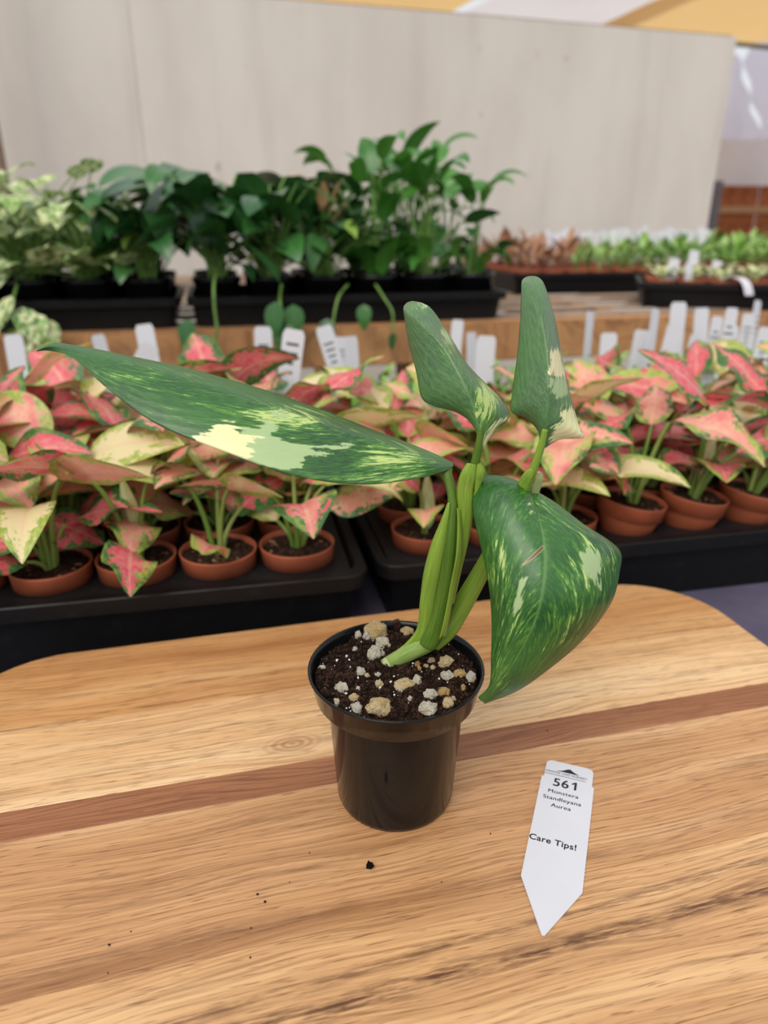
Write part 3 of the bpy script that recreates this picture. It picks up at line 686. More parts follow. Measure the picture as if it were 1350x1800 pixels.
# big rounded sheath of the upright leaf
ribbon('sheath', [(788, 1060), (800, 1000), (812, 950), (818, 905), (818, 865), (822, 835), (828, 815)],
       [(780, 1060), (792, 1000), (801, 950), (805, 905), (802, 865), (809, 833), (822, 814)],
       [(797, 1060), (811, 1000), (823, 950), (831, 905), (832, 865), (836, 838), (836, 815)],
       [.3165, .3090, .3020, .2970, .2925, .2885, .287], [.003]*7, [.004]*7, 'sheath', .3, .3)
ribbon('sheath_lobe', [(834, 872), (840, 850), (843, 838), (844, 826), (841, 815)], [(833, 873), (835, 850), (836, 836), (837, 824), (840, 815)], [(835, 870), (845, 848), (850, 836), (850, 824), (842, 815)], [.2935, .2915, .290, .289, .2885], [0]*5, [.003]*5, 'sheath', .1, .3, 20, 5)
# lobes where the second upright leaf leaves its sheath
ribbon('sheath_lobe', [(914, 880), (919, 858), (925, 842), (931, 831), (936, 825)], [(906, 876), (910, 852), (917, 836), (925, 827), (934, 823)], [(922, 882), (928, 864), (935, 848), (939, 837), (940, 829)], [.2945, .2905, .2875, .2855, .2845], [.002]*5, [.002]*5, 'sheath', .3, .3, 20, 5)
ribbon('sheath_lobe', [(938, 872), (942, 856), (946, 843), (948, 835), (948, 830)], [(932, 872), (936, 856), (941, 843), (944, 835), (945, 831)], [(944, 870), (950, 856), (953, 845), (953, 837), (951, 832)], [.2965, .2925, .2895, .288, .287], [0]*5, [.003]*5, 'lobe', .1, .3, 20, 5)

# ------------------------------------------------------------------ loose crumb and specks on the board
p = on_z(650, 1522, .0012)
o = link('soil_crumb', setmat(ico(2, .5, 3, 2), 'soil'), None, None, mtx((p.x, p.y, .0016), (0, 0, 0), (.0019, .0014, .0015))); tag(o, 'small dark soil crumb lying on the board before the black pot', 'soil crumb')
sp_m = setmat(ico(1, .3, 5), 'crumb')
for k, (px, py, s) in enumerate([(453, 1573, .7), (466, 1586, .75), (441, 1632, .5), (192, 1662, .7), (230, 1638, .4), (544, 1500, .4), (190, 1711, .4), (509, 1551, .35), (862, 1466, .5), (962, 1285, .5), (776, 1551, .4), (440, 1684, .55)]):
    p = on_z(px, py, 0); o = link('soil_speck', sp_m, None, None, mtx((p.x, p.y, .00028*s/.5), (0, 0, k), (.0009*s, .0007*s, .0005*s))); tag(o, 'tiny dark speck of soil on the board', 'soil speck', 'soil specks on the board')

# ------------------------------------------------------------------ plant tag on the board
a, b = on_z(962, 1335, .001), on_z(1044, 1352, .001); tc = (a+b)/2
TA = R(-19.6)
tg = empty('plant_tag', (tc.x, tc.y, 0), TA); tag(tg, 'white pointed plastic plant tag numbered 561 lying on the board', 'plant tag')
# tag frame: x right, y toward the head; origin at head centre
hw, hw2 = .0118, .0128
outl = []
for k in range(7): g = R(90+90*k/6); outl.append((-hw+.0032+.0032*cos(g), -.0032+.0032*sin(g)))
outl += [(-hw, -.0125), (-hw2, -.0132)]
NL = 60
outl += [(-hw2-(.00012 if k % 2 else 0), -.0132-(.0765-.0132)*k/NL) for k in range(1, NL)]
outl += [(-hw2, -.0765), (-.0006, -.1012), (.0006, -.1012), (hw2, -.0765)]
outl += [(hw2+(.00012 if k % 2 else 0), -.0765+(.0765-.0132)*k/NL) for k in range(1, NL)]
outl += [(hw2, -.0132), (hw, -.0125)]
for k in range(7): g = R(0+90*k/6); outl.append((hw-.0032+.0032*cos(g), -.0032+.0032*sin(g)))
bm = bmesh.new(); f = bm.faces.new([bm.verts.new((x, y, .0003)) for x, y in outl]); r_ = bmesh.ops.extrude_face_region(bm, geom=[f])
bmesh.ops.translate(bm, vec=(0, 0, .0006), verts=[e for e in r_['geom'] if isinstance(e, bmesh.types.BMVert)]); bmesh.ops.recalc_face_normals(bm, faces=bm.faces[:])
me = bpy.data.meshes.new('tag_body'); bm.to_mesh(me); bm.free(); link('tag_body', me, tg, 'tag')
def text(body, size, x, y, bold=0.0, wide=1.0, align='CENTER'):
    cu = bpy.data.curves.new('text', 'FONT'); cu.body = body; cu.size = 1.0; cu.align_x = align; cu.offset = bold/size; cu.space_character = 1.06
    ob = bpy.data.objects.new('tmp', cu); COL.objects.link(ob); dg = bpy.context.evaluated_depsgraph_get(); dg.update()
    me = bpy.data.meshes.new_from_object(ob.evaluated_get(dg)); bpy.data.objects.remove(ob); bpy.data.curves.remove(cu)
    return link('lettering', me, tg, 'ink', mtx((x, y, .00095), (0, 0, 0), (wide*size, size, 1)))
def flat_poly(name, pts, mat='ink', z=.00095):
    return link(name, mesh(name, [(x, y, z) for x, y in pts], [tuple(range(len(pts)))], None, False), tg, mat)
text('ORANGE LAKE NURSERY', .0020, -.0012, -.0090, .00001, .88)
flat_poly('mountain_mark', [(-.0065, -.0070), (-.0040, -.0064), (-.0025, -.0056), (-.0008, -.0043), (.0005, -.0040), (.0018, -.0052), (.0032, -.0060), (.0052, -.0070)])
flat_poly('rule_line', [(-.0116, -.0104), (.0086, -.0104), (.0086, -.0101), (-.0116, -.0101)])
text('56', .0078, -.0030, -.0180, .00012, 1.0)
flat_poly('lettering', [(.0035, -.0180), (.0046, -.0180), (.0046, -.0125), (.0038, -.0125), (.0022, -.0137), (.0022, -.0147), (.0035, -.0139)])
for dx in (-.00005, .00005):
    text('Monstera', .0033, -.0012+dx, -.0232, 0, 1.10); text('Standleyana', .0033, -.0012+dx, -.0278, 0, 1.10); text('Aurea', .0033, -.0012+dx, -.0324, 0, 1.10)
text('Care Tips!', .0046, -.0022, -.0552, .00009, 1.02)

# ================================================================== TRAYS AND SMALL PINK PLANTS
def tray_mesh(L, D, H, wall=.0025, taper=.012, lip=.008):
    """open tray: outside wall, rolled lip, inside wall, floor"""
    def ring(x0, y0, x1, y1, z, r, n_=5):
        return [(p[0], p[1], z) for p in rr_poly(x0, x1, y0, y1, r, n_)]
    rings = [ring(taper, taper, L-taper, D-taper, 0, .018), ring(lip, lip, L-lip, D-lip, H-.014, .018), ring(lip*.9, lip*.9, L-lip*.9, D-lip*.9, H-.0135, .018), ring(.0005, .0005, L-.0005, D-.0005, H-.012, .016), ring(0, 0, L, D, H-.001, .016), ring(.001, .001, L-.001, D-.001, H, .016),
             ring(lip, lip, L-lip, D-lip, H, .014), ring(lip+.002, lip+.002, L-lip-.002, D-lip-.002, H-.004, .014), ring(taper+wall, taper+wall, L-taper-wall, D-taper-wall, wall, .014)]
    vs_, fs = [], []; n_ = len(rings[0])
    for r_ in rings: vs_ += r_
    for i in range(len(rings)-1):
        for k in range(n_): a_, b_ = i*n_+k, i*n_+(k+1) % n_; fs.append((a_, b_, b_+n_, a_+n_))
    fs.append(tuple(range(n_-1, -1, -1))); fs.append(tuple((len(rings)-1)*n_+k for k in range(n_)))
    return mesh('tray', vs_, fs, None, False)
def insert_mesh(nx, ny, cell, hole, mx, my, n_=24):
    """flat carrier sheet with round pot holes"""
    vs_, fs = [], []
    Lx, Ly = nx*cell, ny*cell
    def quad(x0, y0, x1, y1):
        k = len(vs_); vs_.extend([(x0, y0, 0), (x1, y0, 0), (x1, y1, 0), (x0, y1, 0)]); fs.append((k, k+1, k+2, k+3))
    quad(-mx, -my, Lx+mx, 0); quad(-mx, Ly, Lx+mx, Ly+my); quad(-mx, 0, 0, Ly); quad(Lx, 0, Lx+mx, Ly)
    for i in range(nx):
        for j in range(ny):
            cx, cy = (i+.5)*cell, (j+.5)*cell; k = len(vs_)
            for q in range(n_):
                a_ = 2*pi*q/n_; c_, s_ = cos(a_), sin(a_); m_ = cell/2/max(abs(c_), abs(s_))
                vs_.append((cx+hole*c_, cy+hole*s_, 0)); vs_.append((cx+m_*c_, cy+m_*s_, 0)); vs_.append((cx+hole*.97*c_, cy+hole*.97*s_, -.012))
            for q in range(n_):
                a0, b0 = k+3*q, k+3*((q+1) % n_); fs.append((a0, a0+1, b0+1, b0)); fs.append((a0+2, a0, b0, b0+2))
    return mesh('insert', vs_, fs, None, False)
TL, TD, TH = .512, .274, .057
CELL, HOLE = .0592, .0268
TRAY = setmat(tray_mesh(TL, TD, TH), 'tray_black')
MX, MY = (TL-8*CELL)/2-.0115, (TD-4*CELL)/2-.0115
INS = setmat(insert_mesh(8, 4, CELL, HOLE, MX, MY), 'insert_black')
IZ = TH-.0045                       # carrier level inside the tray
def tray(name, corner, ang, label, group=None, insert=True, z=TZ):
    e = empty(name, (corner[0], corner[1], z), ang); tag(e, label, 'tray', group)
    link('tray_shell', TRAY, e)
    if insert: link('pot_carrier', INS, e, None, mtx(((TL-8*CELL)/2, (TD-4*CELL)/2, IZ)))
    return e
def tpos(corner, ang, i, j): 
    u, v = (TL-8*CELL)/2+(i+.5)*CELL, (TD-4*CELL)/2+(j+.5)*CELL; x, y = rot2(u, v, ang); return corner[0]+x, corner[1]+y
A1, A2 = R(11.6), R(12.3)
c1r = on_z(652, 1010, TZ+TH); c1 = (c1r.x-TL*cos(A1), c1r.y-TL*sin(A1))
c2_ = on_z(668, 999, TZ+TH); c2 = (c2_.x, c2_.y)
tray('nursery_tray', c1, A1, 'black nursery tray with level sunken terracotta pots, its corner at the gap')
tray('nursery_tray', c2, A2, 'black nursery tray whose front terracotta pots sit raised and tilted')
c3 = (c1[0]-.285*sin(A1)-.01, c1[1]+.285*cos(A1)); c4 = (c2[0]-.285*sin(A2), c2[1]+.285*cos(A2))
# pot mesh: rim top at z=0, collar 13 mm
pprof = [(0, -.047), (.019, -.047), (.0195, -.046), (.0246, -.0135), (.0276, -.0130), (.0284, -.0012), (.0288, 0), (.0279, .0004), (.0272, -.0008), (.0262, -.012), (.0185, -.045), (0, -.0455)]
POT = setmat(mesh('pot', *lathe(pprof, 32)), 'terracotta')
def soil_small(seed):
    vs_, fs = [], []; NR_, NA_ = 9, 28
    for i in range(NR_+1):
        r = .0268*i/NR_
        for k in range(NA_): a_ = 2*pi*k/NA_; x, y = r*cos(a_), r*sin(a_); vs_.append((x, y, -.0035+.0035*mnoise.noise(V((x, y, seed))*70)+.0025*mnoise.noise(V((x, y, seed))*190)))
    for i in range(NR_):
        for k in range(NA_): a_, b_ = i*NA_+k, i*NA_+(k+1) % NA_; fs.append((a_, b_, b_+NA_, a_+NA_))
    return setmat(mesh('soil', vs_, fs), 'soil_brown')
SOILS = [soil_small(k*5.1) for k in range(4)]
def chips(seed):
    rr = random.Random(seed); V_, F_ = [], []
    for _ in range(46):
        a_, q = rr.uniform(0, 2*pi), .025*math.sqrt(rr.random()); l, w = rr.uniform(.0015, .005), rr.uniform(.0007, .0016)
        m = mtx((q*cos(a_), q*sin(a_), -.0045), (rr.uniform(-.4, .4), rr.uniform(-.4, .4), rr.uniform(0, 6)), (l, w, .0009)); k = len(V_)
        V_ += [m @ V(c) for c in ((-.5, -.5, -.5), (.5, -.4, -.5), (.4, .5, -.5), (-.5, .4, -.5), (-.4, -.5, .5), (.5, -.5, .5), (.5, .5, .5), (-.5, .5, .5))]
        F_ += [tuple(i+k for i in f) for f in ((0, 3, 2, 1), (4, 5, 6, 7), (0, 1, 5, 4), (1, 2, 6, 5), (2, 3, 7, 6), (3, 0, 4, 7))]
    return setmat(mesh('chips', V_, F_, None, False), 'chip')
CHIPS = [chips(k) for k in range(3)]
# aglaonema leaf + petiole templates
rt = random.Random(21)
TMPL = []
for k in range(18):
    lvl = k/17                                # 0 low and spreading ... 1 high and upright
    h = .020+.060*lvl+rt.uniform(-.006, .006); a_ = (.024-.010*lvl)*rt.uniform(.5, 1.4)
    L = rt.uniform(.060, .082); W = L*rt.uniform(.46, .60)
    pit = R(rt.uniform(0, 45)+22*lvl); dr = R(rt.uniform(20, 80)); rl = R(rt.uniform(-45, 45))
    pet = stem_path(a_, h, .0023, .0014); bl = blade(L, W, rt.uniform(.05, .4), dr, 14, 6, .66, .82, pit, rl, V((a_, 0, h)), rt.uniform(0, .3), rt.uniform(0, 6))
    TMPL.append((setmat(mesh('petiole', *pet), 'agl_petiole'), {m: setmat(mesh('leaf', *bl), m) for m in ('agl_a', 'agl_b', 'agl_c')}))
SPIKE = setmat(mesh('spike', *blade(.055, .012, .9, .1, 10, 4, .6, .8, R(86), 0)), 'cream_leaf')   # rolled new leaf
def small_plant(name, x, y, zrim, seed, label, group, nleaf=6, scale=1.0, tilt=(0, 0), style=None, clear=.004):
    rr = random.Random(seed); em = mtx((x+sin(tilt[1])*.030, y, zrim), (0, tilt[1], 0)) @ M4.Rotation(rr.uniform(0, 6.28), 4, 'Z'); e = empty(name, m=em); tag(e, label, 'potted plant', group)
    link('pot', POT, e); s_ = link('soil', SOILS[seed % 4], e); ch = link('soil_chips', CHIPS[seed % 3], s_); ch['kind'] = 'stuff'
    st = style or rr.choice(['agl_a', 'agl_a', 'agl_b', 'agl_b', 'agl_c'])
    a0 = rr.uniform(0, 6.28)
    for q in range(nleaf):
        lo = int(17*q/max(1, nleaf-1)); k = max(0, min(17, lo+rr.randint(-3, 3))); pm, bms = TMPL[k]
        ang = a0+q*2.4+rr.uniform(-.4, .4); sc = scale*rr.uniform(.82, 1.14)
        m = mtx((.003*cos(ang), .003*sin(ang), -.006), (0, 0, ang), sc)
        mat = st if rr.random() < .65 else rr.choice(['agl_a', 'agl_b', 'agl_c'])
        best = (-9, k)
        for kk in [k]+[(k+d) % 18 for d in (1, 2, 3, 4, 5, 6, 7, 8)]:      # take a higher leaf when this one would cut into a neighbour
            mg = min([(em @ m @ v.co).z for v in TMPL[kk][1]['agl_a'].vertices if (m @ v.co).xy.length > .024] or [1.0])-(TZ+IZ+.0135+clear)
            if mg > best[0]: best = (mg, kk)
            if mg > 0: break
        pm, bms = TMPL[best[1]]
        link('petiole', pm, e, None, m); link('leaf', bms[mat], e, None, m)
    if rr.random() < .45: link('new_leaf', SPIKE, e, None, mtx((0, 0, -.004), (0, 0, rr.uniform(0, 6)), rr.uniform(.8, 1.3)))
    return e
def in_view(x, y, z, mar=300):
    px, py = to_px(V((x, y, z))); return -mar < px < 1350+mar
ROWN = ['front', 'second', 'third', 'back']
ORD = ['first', 'second', 'third', 'fourth', 'fifth', 'sixth', 'seventh', 'eighth']
for j in range(4):
    for i in range(8):
        x, y = tpos(c1, A1, i, j)
        if not in_view(x, y, .08): continue
        lab = 'pink variegated plant, front row of the tray of level pots, %s from the gap' % ORD[7-i] if j == 0 else 'pink variegated plant, %s row of the tray of level pots, %s from the gap' % (ROWN[j], ORD[7-i])
        small_plant('potted_aglaonema', x, y, TZ+IZ+.0135, 100+j*8+i, lab, 'pink plants in the tray of level pots', rnd.choice([5, 6, 7]) if j == 0 else rnd.choice([8, 9, 10]), 1.0 if j == 0 else 1.13)
for j in range(4):
    for i in range(8):
        x, y = tpos(c2, A2, i, j)
        if not in_view(x, y, .08): continue
        lab = 'pink variegated plant, front row of the tray of raised pots, %s from the gap' % ORD[i] if j == 0 else 'pink variegated plant, %s row of the tray of raised pots, %s from the gap' % (ROWN[j], ORD[i])
        up = .010 if (j == 0 and i > 2) else 0.0
        small_plant('potted_aglaonema', x, y, TZ+IZ+.0135+up, 200+j*8+i, lab, 'pink plants in the tray of raised pots', 3 if (i, j) == (0, 0) else rnd.choice([5, 6, 7]) if j == 0 else rnd.choice([8, 9, 10]), ((1.0 if j < 2 else .90) if (i, j) != (0, 0) else .55), (0, R(8) if up else 0), clear=.020 if j < 2 else .004)

# trays of tiny plants with tags behind
TAGM = []
for w_, h_ in ((.022, .10), (.017, .10), (.024, .085)):
    P = [(-w_/2, -h_*.25, 0), (0, -h_*.45, 0), (w_/2, -h_*.25, 0), (w_/2, h_*.48, 0), (w_*.38, h_*.52, 0), (-w_*.38, h_*.52, 0), (-w_/2, h_*.48, 0)]
    bm = bmesh.new(); f = bm.faces.new([bm.verts.new((p[0], 0, p[1])) for p in P]); r_ = bmesh.ops.extrude_face_region(bm, geom=[f])
    bmesh.ops.translate(bm, vec=(0, .0008, 0), verts=[q for q in r_['geom'] if isinstance(q, bmesh.types.BMVert)]); bmesh.ops.recalc_face_normals(bm, faces=bm.faces[:])
    me = bpy.data.meshes.new('tag'); bm.to_mesh(me); bm.free(); TAGM.append((setmat(me, 'tag'), h_))
BARS = []
for k in range(3):
    rr = random.Random(k); V_, F_ = [], []
    for q in range(4): 
        w_ = rr.uniform(.003, .007); zz = .034-q*.006; n0 = len(V_); V_ += [(-w_, -.0002, zz), (w_, -.0002, zz), (w_, -.0002, zz+.0016), (-w_, -.0002, zz+.0016)]; F_.append((n0, n0+1, n0+2, n0+3))
    BARS.append(setmat(mesh('print', V_, F_, None, False), 'ink'))
def white_tag(px, py_top, D, label, group, kind=0, lean=0.0, yaw=0.0, printed=False, pots=None):
    """upright tag stuck in the soil of the pot nearest to ground distance D whose head shows at column px, row py_top; pots: [x, y, soil z, radius, used, room]"""
    me, h_ = TAGM[kind]; rm = Euler((R(-8), lean, yaw)).to_matrix(); ax = rm @ V((0, 0, 1)); best = None
    for P in pots:
        if P[4] >= P[5]: continue
        yb = P[1]+(P[4]*.014-.004 if P[5] == 2 else P[3]*.32+(P[4]-2)*.005); L = .1
        for _ in range(3):
            top = on_y(px, py_top, yb+ax.y*L); L = max(.03, (top.z-(P[2]-.014))/ax.z)
        xb = top.x-ax.x*L; dx = abs(xb-P[0])
        c_ = max(0, dx-P[3]*.6)*25+abs(D-(P[1]-CAM.y))*.6+max(0, .06-L)*8+max(0, L-.13)*8+P[4]*(.04 if P[5] == 2 else 0)
        if best is None or c_ < best[0]: best = (c_, P, xb, yb, L)
    _, P, xb, yb, L = best; P[4] += 1; xb = max(P[0]-P[3]*.6, min(P[0]+P[3]*.6, xb)); sz = L/(.97*h_)
    b_ = V((xb, yb, P[2]-.014))
    how = ('printed ' if printed else '')+('narrow edge-on ' if yaw > .45 else 'slim ' if kind == 1 else 'broad ' if kind == 2 else ''); pose = 'leaning to one side' if abs(lean) > .24 else 'standing'
    if 'standing among' in label: label = label.replace('white plant tag', 'white %splant tag' % how).replace('standing', pose)
    e = empty('plant_tag', m=M4.LocRotScale(b_+ax*(.45*h_*sz), rm.to_quaternion(), V((1, 1, sz)))); tag(e, label, 'plant tag', group)
    link('tag_body', me, e)
    if printed: link('print_mark', BARS[kind], e)
    return e
tray('nursery_tray', c3, A1, 'black nursery tray of low seedlings and white tags behind the level pink pots', insert=True)
tray('nursery_tray', c4, A2, 'black nursery tray of low green seedlings with many white tags behind the raised pots', insert=True)
c5 = (c4[0]+.522*cos(A2), c4[1]+.522*sin(A2))
tray('nursery_tray', c5, A2, 'black nursery tray of low seedlings beside the tray of many white tags', insert=True)
def foliage(seed, n_, L, h, wr=.42, pit=(20, 75), spread=.6):
    rr = random.Random(seed); parts = []
    for q in range(n_):
        hh = h*rr.uniform(.5, 1); aa = h*spread*rr.uniform(.2, 1); b_ = blade(L*rr.uniform(.7, 1.2), L*wr, .25, R(rr.uniform(20, 80)), 7, 4, .7, .85, R(rr.uniform(*pit)), 0, V((aa, 0, hh)))
        st_ = stem_path(aa, hh, .0014, .001, 4, 4); m = mtx((0, 0, 0), (0, 0, q*2.4+rr.uniform(-.4, .4)))
        for P in (b_, st_): parts.append(([m @ v for v in P[0]], P[1], P[2] if P is b_ else [(0.5, .9)]*len(P[0])))
    return mesh('foliage', *merge(parts))
LOWF = [{m: setmat(foliage(40+k, 5, .028, .03), m) for m in ('seedling', 'bright', 'agl_b')} for k in range(4)]
POTS = {}
def low_plant(x, y, z, seed, label, group, mats=('seedling', 'bright'), sc=1.0, fol=None, pot=True):
    rr = random.Random(seed); e = empty('potted_seedling', m=mtx((x, y, z), (0, 0, rr.uniform(0, 6)))); tag(e, label, 'potted plant', group)
    if pot: link('pot', POT, e); link('soil', SOILS[seed % 4], e)
    POTS.setdefault(group, []).append([x, y, z-.0035, .024, 0, 2])
    f_ = (fol or LOWF)[seed % len(fol or LOWF)]; link('foliage', f_[rr.choice(mats)], e, None, mtx((0, 0, -.005), (0, 0, 0), sc*rr.uniform(.8, 1.2))); return e
for cc, aa, nm, s0 in ((c3, A1, 'behind the level pink pots', 300), (c4, A2, 'behind the raised pink pots', 400), (c5, A2, 'beside the tray of many tags', 450)):
    for j in range(4):
        for i in range(8):
            x, y = tpos(cc, aa, i, j)
            if in_view(x, y, .05, 60): low_plant(x, y, TZ+IZ+.0135, s0+j*8+i, 'low green seedling in a terracotta pot in the tray %s' % nm, 'seedlings %s' % nm, sc=1.0 if s0 == 300 else 1.25)
gl, gr = 'white tags behind the level pink plants', 'white tags behind the raised pink plants'
for px, py, D, kd, ln, yw, pr in [(22, 588, .84, 2, -.05, 0, 0), (171, 588, .92, 1, -.1, .6, 0), (252, 570, .90, 2, -.12, 0, 0), (248, 606, .80, 0, .55, .1, 0), (462, 574, .92, 0, .02, .1, 1), (531, 579, .92, 2, .16, 0, 1), (568, 573, .93, 0, -.28, .1, 1), (598, 592, .98, 0, .05, .2, 1), (617, 591, 1.0, 1, 0, .5, 0)]:
    white_tag(px, py, D, 'white plant tag standing among seedlings behind the level pink plants', gl, kd, ln, yw, pr, POTS['seedlings behind the level pink pots']+POTS['seedlings behind the raised pink pots'])
for px, py, D, kd, ln, yw, pr in [(803, 562, 1.0, 1, .08, 0, 0), (829, 584, 1.0, 1, .05, .6, 0), (856, 590, 1.02, 2, .05, 0, 0), (1039, 547, 1.02, 1, .18, .7, 0), (1071, 585, .98, 0, 0, 0, 0), (1130, 580, 1.0, 0, .1, 0, 0), (1154, 542, 1.06, 1, .2, .6, 0), (1194, 531, 1.05, 2, 0, 0, 0), (1188, 570, .97, 0, .2, .1, 0), (1234, 541, 1.08, 0, -.05, 0, 0), (1262, 556, 1.02, 1, .05, 0, 1), (1288, 541, 1.06, 1, .06, 0, 1), (1286, 572, 1.0, 0, -.04, 0, 1), (1318, 551, 1.02, 0, .05, .1, 1), (1337, 528, 1.0, 1, .16, .5, 1), (1349, 575, 1.0, 0, .1, 0, 1), (1225, 588, .96, 1, .25, .3, 0)]:
    white_tag(px, py, D, 'white plant tag standing among seedlings behind the raised pink plants', gr, kd, ln, yw, pr, POTS['seedlings behind the raised pink pots']+POTS['seedlings beside the tray of many tags'])

# ================================================================== PLANTS ON THE REAR BENCH
BTRAY = setmat(tray_mesh(.54, .274, .046), 'tray_black')
def bench_tray(u, v, label, ang=YAW, z=BZ):
    x, y = rot2(u, v); e = link('nursery_tray', BTRAY, None, None, mtx((x, y, z+.0004), (0, 0, ang))); tag(e, label, 'tray'); return e
ua = bench_u(900, .92, BZ)-.545
bench_tray(ua, .925, 'black tray of tall bright green plants beside the bare bench slats')
bench_tray(ua-.55, .925, 'black tray of dark large-leaved plants on the rear bench')
bench_tray(ua-1.10, .925, 'black tray of trailing white variegated plants on the rear bench')
CELLS = [(ua-.55*k+.0495+i*.0882, .925+.0555+r_*.0815, r_) for k in range(3) for i in range(6) for r_ in range(3)]
BENCHED = []
def bp(px, v, z):
    u = bench_u(px, v, z); return rot2(u, v)
BPOT = setmat(mesh('pot', *lathe([(0, 0), (.030, 0), (.037, .062), (.039, .063), (.039, .072), (.036, .072), (.035, .062), (0, .060)], 24)), 'pot_black')
def leafset(seed, n_, Lr, wr, h_r, a_r, pit, dr, mat, a=.7, tip=.85, stem_r=.0022, smat='green_stem', fold=(.05, .4)):
    rr = random.Random(seed); out = []
    for k in range(n_):
        h = rr.uniform(*h_r); aa = rr.uniform(*a_r); L = rr.uniform(*Lr)
        out.append((setmat(mesh('petiole', *stem_path(aa, h, stem_r, stem_r*.6, 5, 6)), smat), setmat(mesh('leaf', *blade(L, L*rr.uniform(*wr), rr.uniform(*fold), R(rr.uniform(*dr)), 9, 4, a, tip, R(rr.uniform(*pit)), R(rr.uniform(-35, 35)), V((aa, 0, h)))), mat)))
    return out
SETS = {'pothos': leafset(1, 20, (.038, .058), (.6, .78), (.0, .135), (.01, .085), (-50, 50), (20, 70), 'pothos', .62, .8, .0014),
        'phil': leafset(2, 22, (.070, .110), (.48, .62), (.0, .150), (.02, .085), (-45, 45), (40, 110), 'phil', .62, .8),
        'mix': leafset(3, 18, (.06, .09), (.42, .55), (.0, .125), (.015, .08), (-20, 60), (30, 90), 'phil', .65, .85),
        'tall': leafset(4, 22, (.075, .105), (.36, .48), (.0, .215), (.01, .075), (5, 80), (50, 140), 'tall', .68, .9),
        'bright': leafset(5, 10, (.05, .07), (.4, .5), (.03, .1), (.01, .06), (0, 60), (30, 90), 'bright'),
        'peach': leafset(6, 6, (.05, .07), (.4, .5), (.09, .14), (.005, .03), (40, 80), (10, 40), 'peach')}
def bench_plant(name, px, v, kind, n_, seed, label, group=None, sc=1.0, z=BZ+.0032, extra=(), pot=True):
    rr = random.Random(seed); u = bench_u(px, v, z+.08); cell = min(CELLS, key=lambda c_: abs(c_[0]-u)+abs(c_[1]-v)*.6); CELLS.remove(cell); x, y = rot2(cell[0], cell[1])
    e = empty(name, (x, y, z)); BENCHED.append((group, cell[2], cell[0], label, e)); POTS.setdefault(kind, []).append([x, y, z+.0755, .030, 0, 5]); tag(e, label, 'potted plant', group)
    zp = .0
    if pot: link('pot', BPOT, e); link('soil', SOILS[seed % 4], e, None, mtx((0, 0, .070), (0, 0, 0), (1.27, 1.27, 1))); zp = .062
    n_ = int(n_*(2.0 if kind in ('pothos', 'phil', 'mix') else 1.75)); S = SETS[kind]; a0 = rr.uniform(0, 6)
    todo = [(S, a0+q*2.4, .012) for q in range(n_)]+[(SETS[ek], rr.uniform(0, 6.28), .0) for ek, en in extra for q in range(en)]
    for LS, ang, jit in todo:
        best = None
        for _ in range(14):
            pm, lm = LS[rr.randrange(len(LS))]; m = mtx((rr.uniform(-jit, jit), rr.uniform(-jit, jit), zp), (0, 0, ang+rr.uniform(-.5, .5)), sc*rr.uniform(.8, 1.15)); mg = 9
            for me in (lm, pm):
                for vv in me.vertices:
                    c_ = m @ vv.co
                    if c_.xy.length < .032: continue
                    u_, v_ = uv_of(c_.x+x, c_.y+y)
                    mg = min(mg, c_.z-(.0765 if v_ > .913 else -.06))
            if best is None or mg > best[0]: best = (mg, pm, lm, m)
            if mg > 0: break
        link('petiole', best[1], e, None, best[3]); link('leaf', best[2], e, None, best[3])
    return e
# trailing variegated plants
for k, (px, v, n_, sc) in enumerate([(150, 1.0, 26, 1.05), (60, 1.0, 28, 1.1), (-30, 1.0, 24, 1.1), (-125, 1.0, 24, 1.1), (178, 1.11, 26, 1.0), (95, 1.12, 28, 1.1), (10, 1.12, 26, 1.15), (-85, 1.12, 24, 1.1)]):
    bench_plant('potted_pothos', px, v, 'pothos', n_, 500+k, 'white variegated trailing plant, %s row of its bench tray, %s from the dark large-leaved plants', 'variegated trailing plants on the rear bench', sc, extra=(('bright', 1),))
for k, (px, v, n_, sc) in enumerate([(262, 1.0, 14, .86), (335, 1.0, 15, 1.0), (415, 1.0, 15, .98), (290, 1.12, 14, .92), (365, 1.12, 15, 1.06), (445, 1.11, 13, .98)]):
    bench_plant('potted_philodendron', px, v, 'phil', n_, 530+k, 'dark large-leaved plant, %s row of its bench tray, %s from the trailing variegated plants', 'dark large-leaved plants on the rear bench', sc, extra=(('bright', 2),))
for k, (px, v, n_, sc) in enumerate([(565, 1.0, 12, .85), (490, 1.0, 13, .9), (590, 1.1, 10, .9), (525, 1.11, 12, .95)]):
    bench_plant('potted_philodendron', px, v, 'mix', n_, 560+k, 'dark plant with peach new leaves, %s bench row, %s from the tall arching plants', 'dark plants with peach new leaves', sc, extra=(('peach', 4), ('bright', 3)))
for k, (px, v, n_, sc) in enumerate([(855, 1.0, 11, .62), (790, 1.0, 14, .80), (715, 1.0, 15, .80), (640, 1.0, 14, .78), (830, 1.11, 11, .72), (755, 1.11, 14, .86), (680, 1.11, 14, .86)]):
    bench_plant('potted_peace_lily', px, v, 'tall', n_, 580+k, 'tall arching green plant, %s row of its bench tray, %s from the bare slats', 'tall arching plants on the rear bench', sc, extra=(('bright', 2), ('mix', 3)))
for e0 in BENCHED:                      # say which row, and how far along it from the neighbouring kind
    sg = 1 if 'from the trailing' in e0[3] else -1
    mates = sorted((b for b in BENCHED if b[0] == e0[0] and b[1] == e0[1]), key=lambda b: b[2]*sg)
    e0[4]['label'] = e0[3] % (('front', 'middle', 'rear')[e0[1]], ORD[mates.index(e0)])
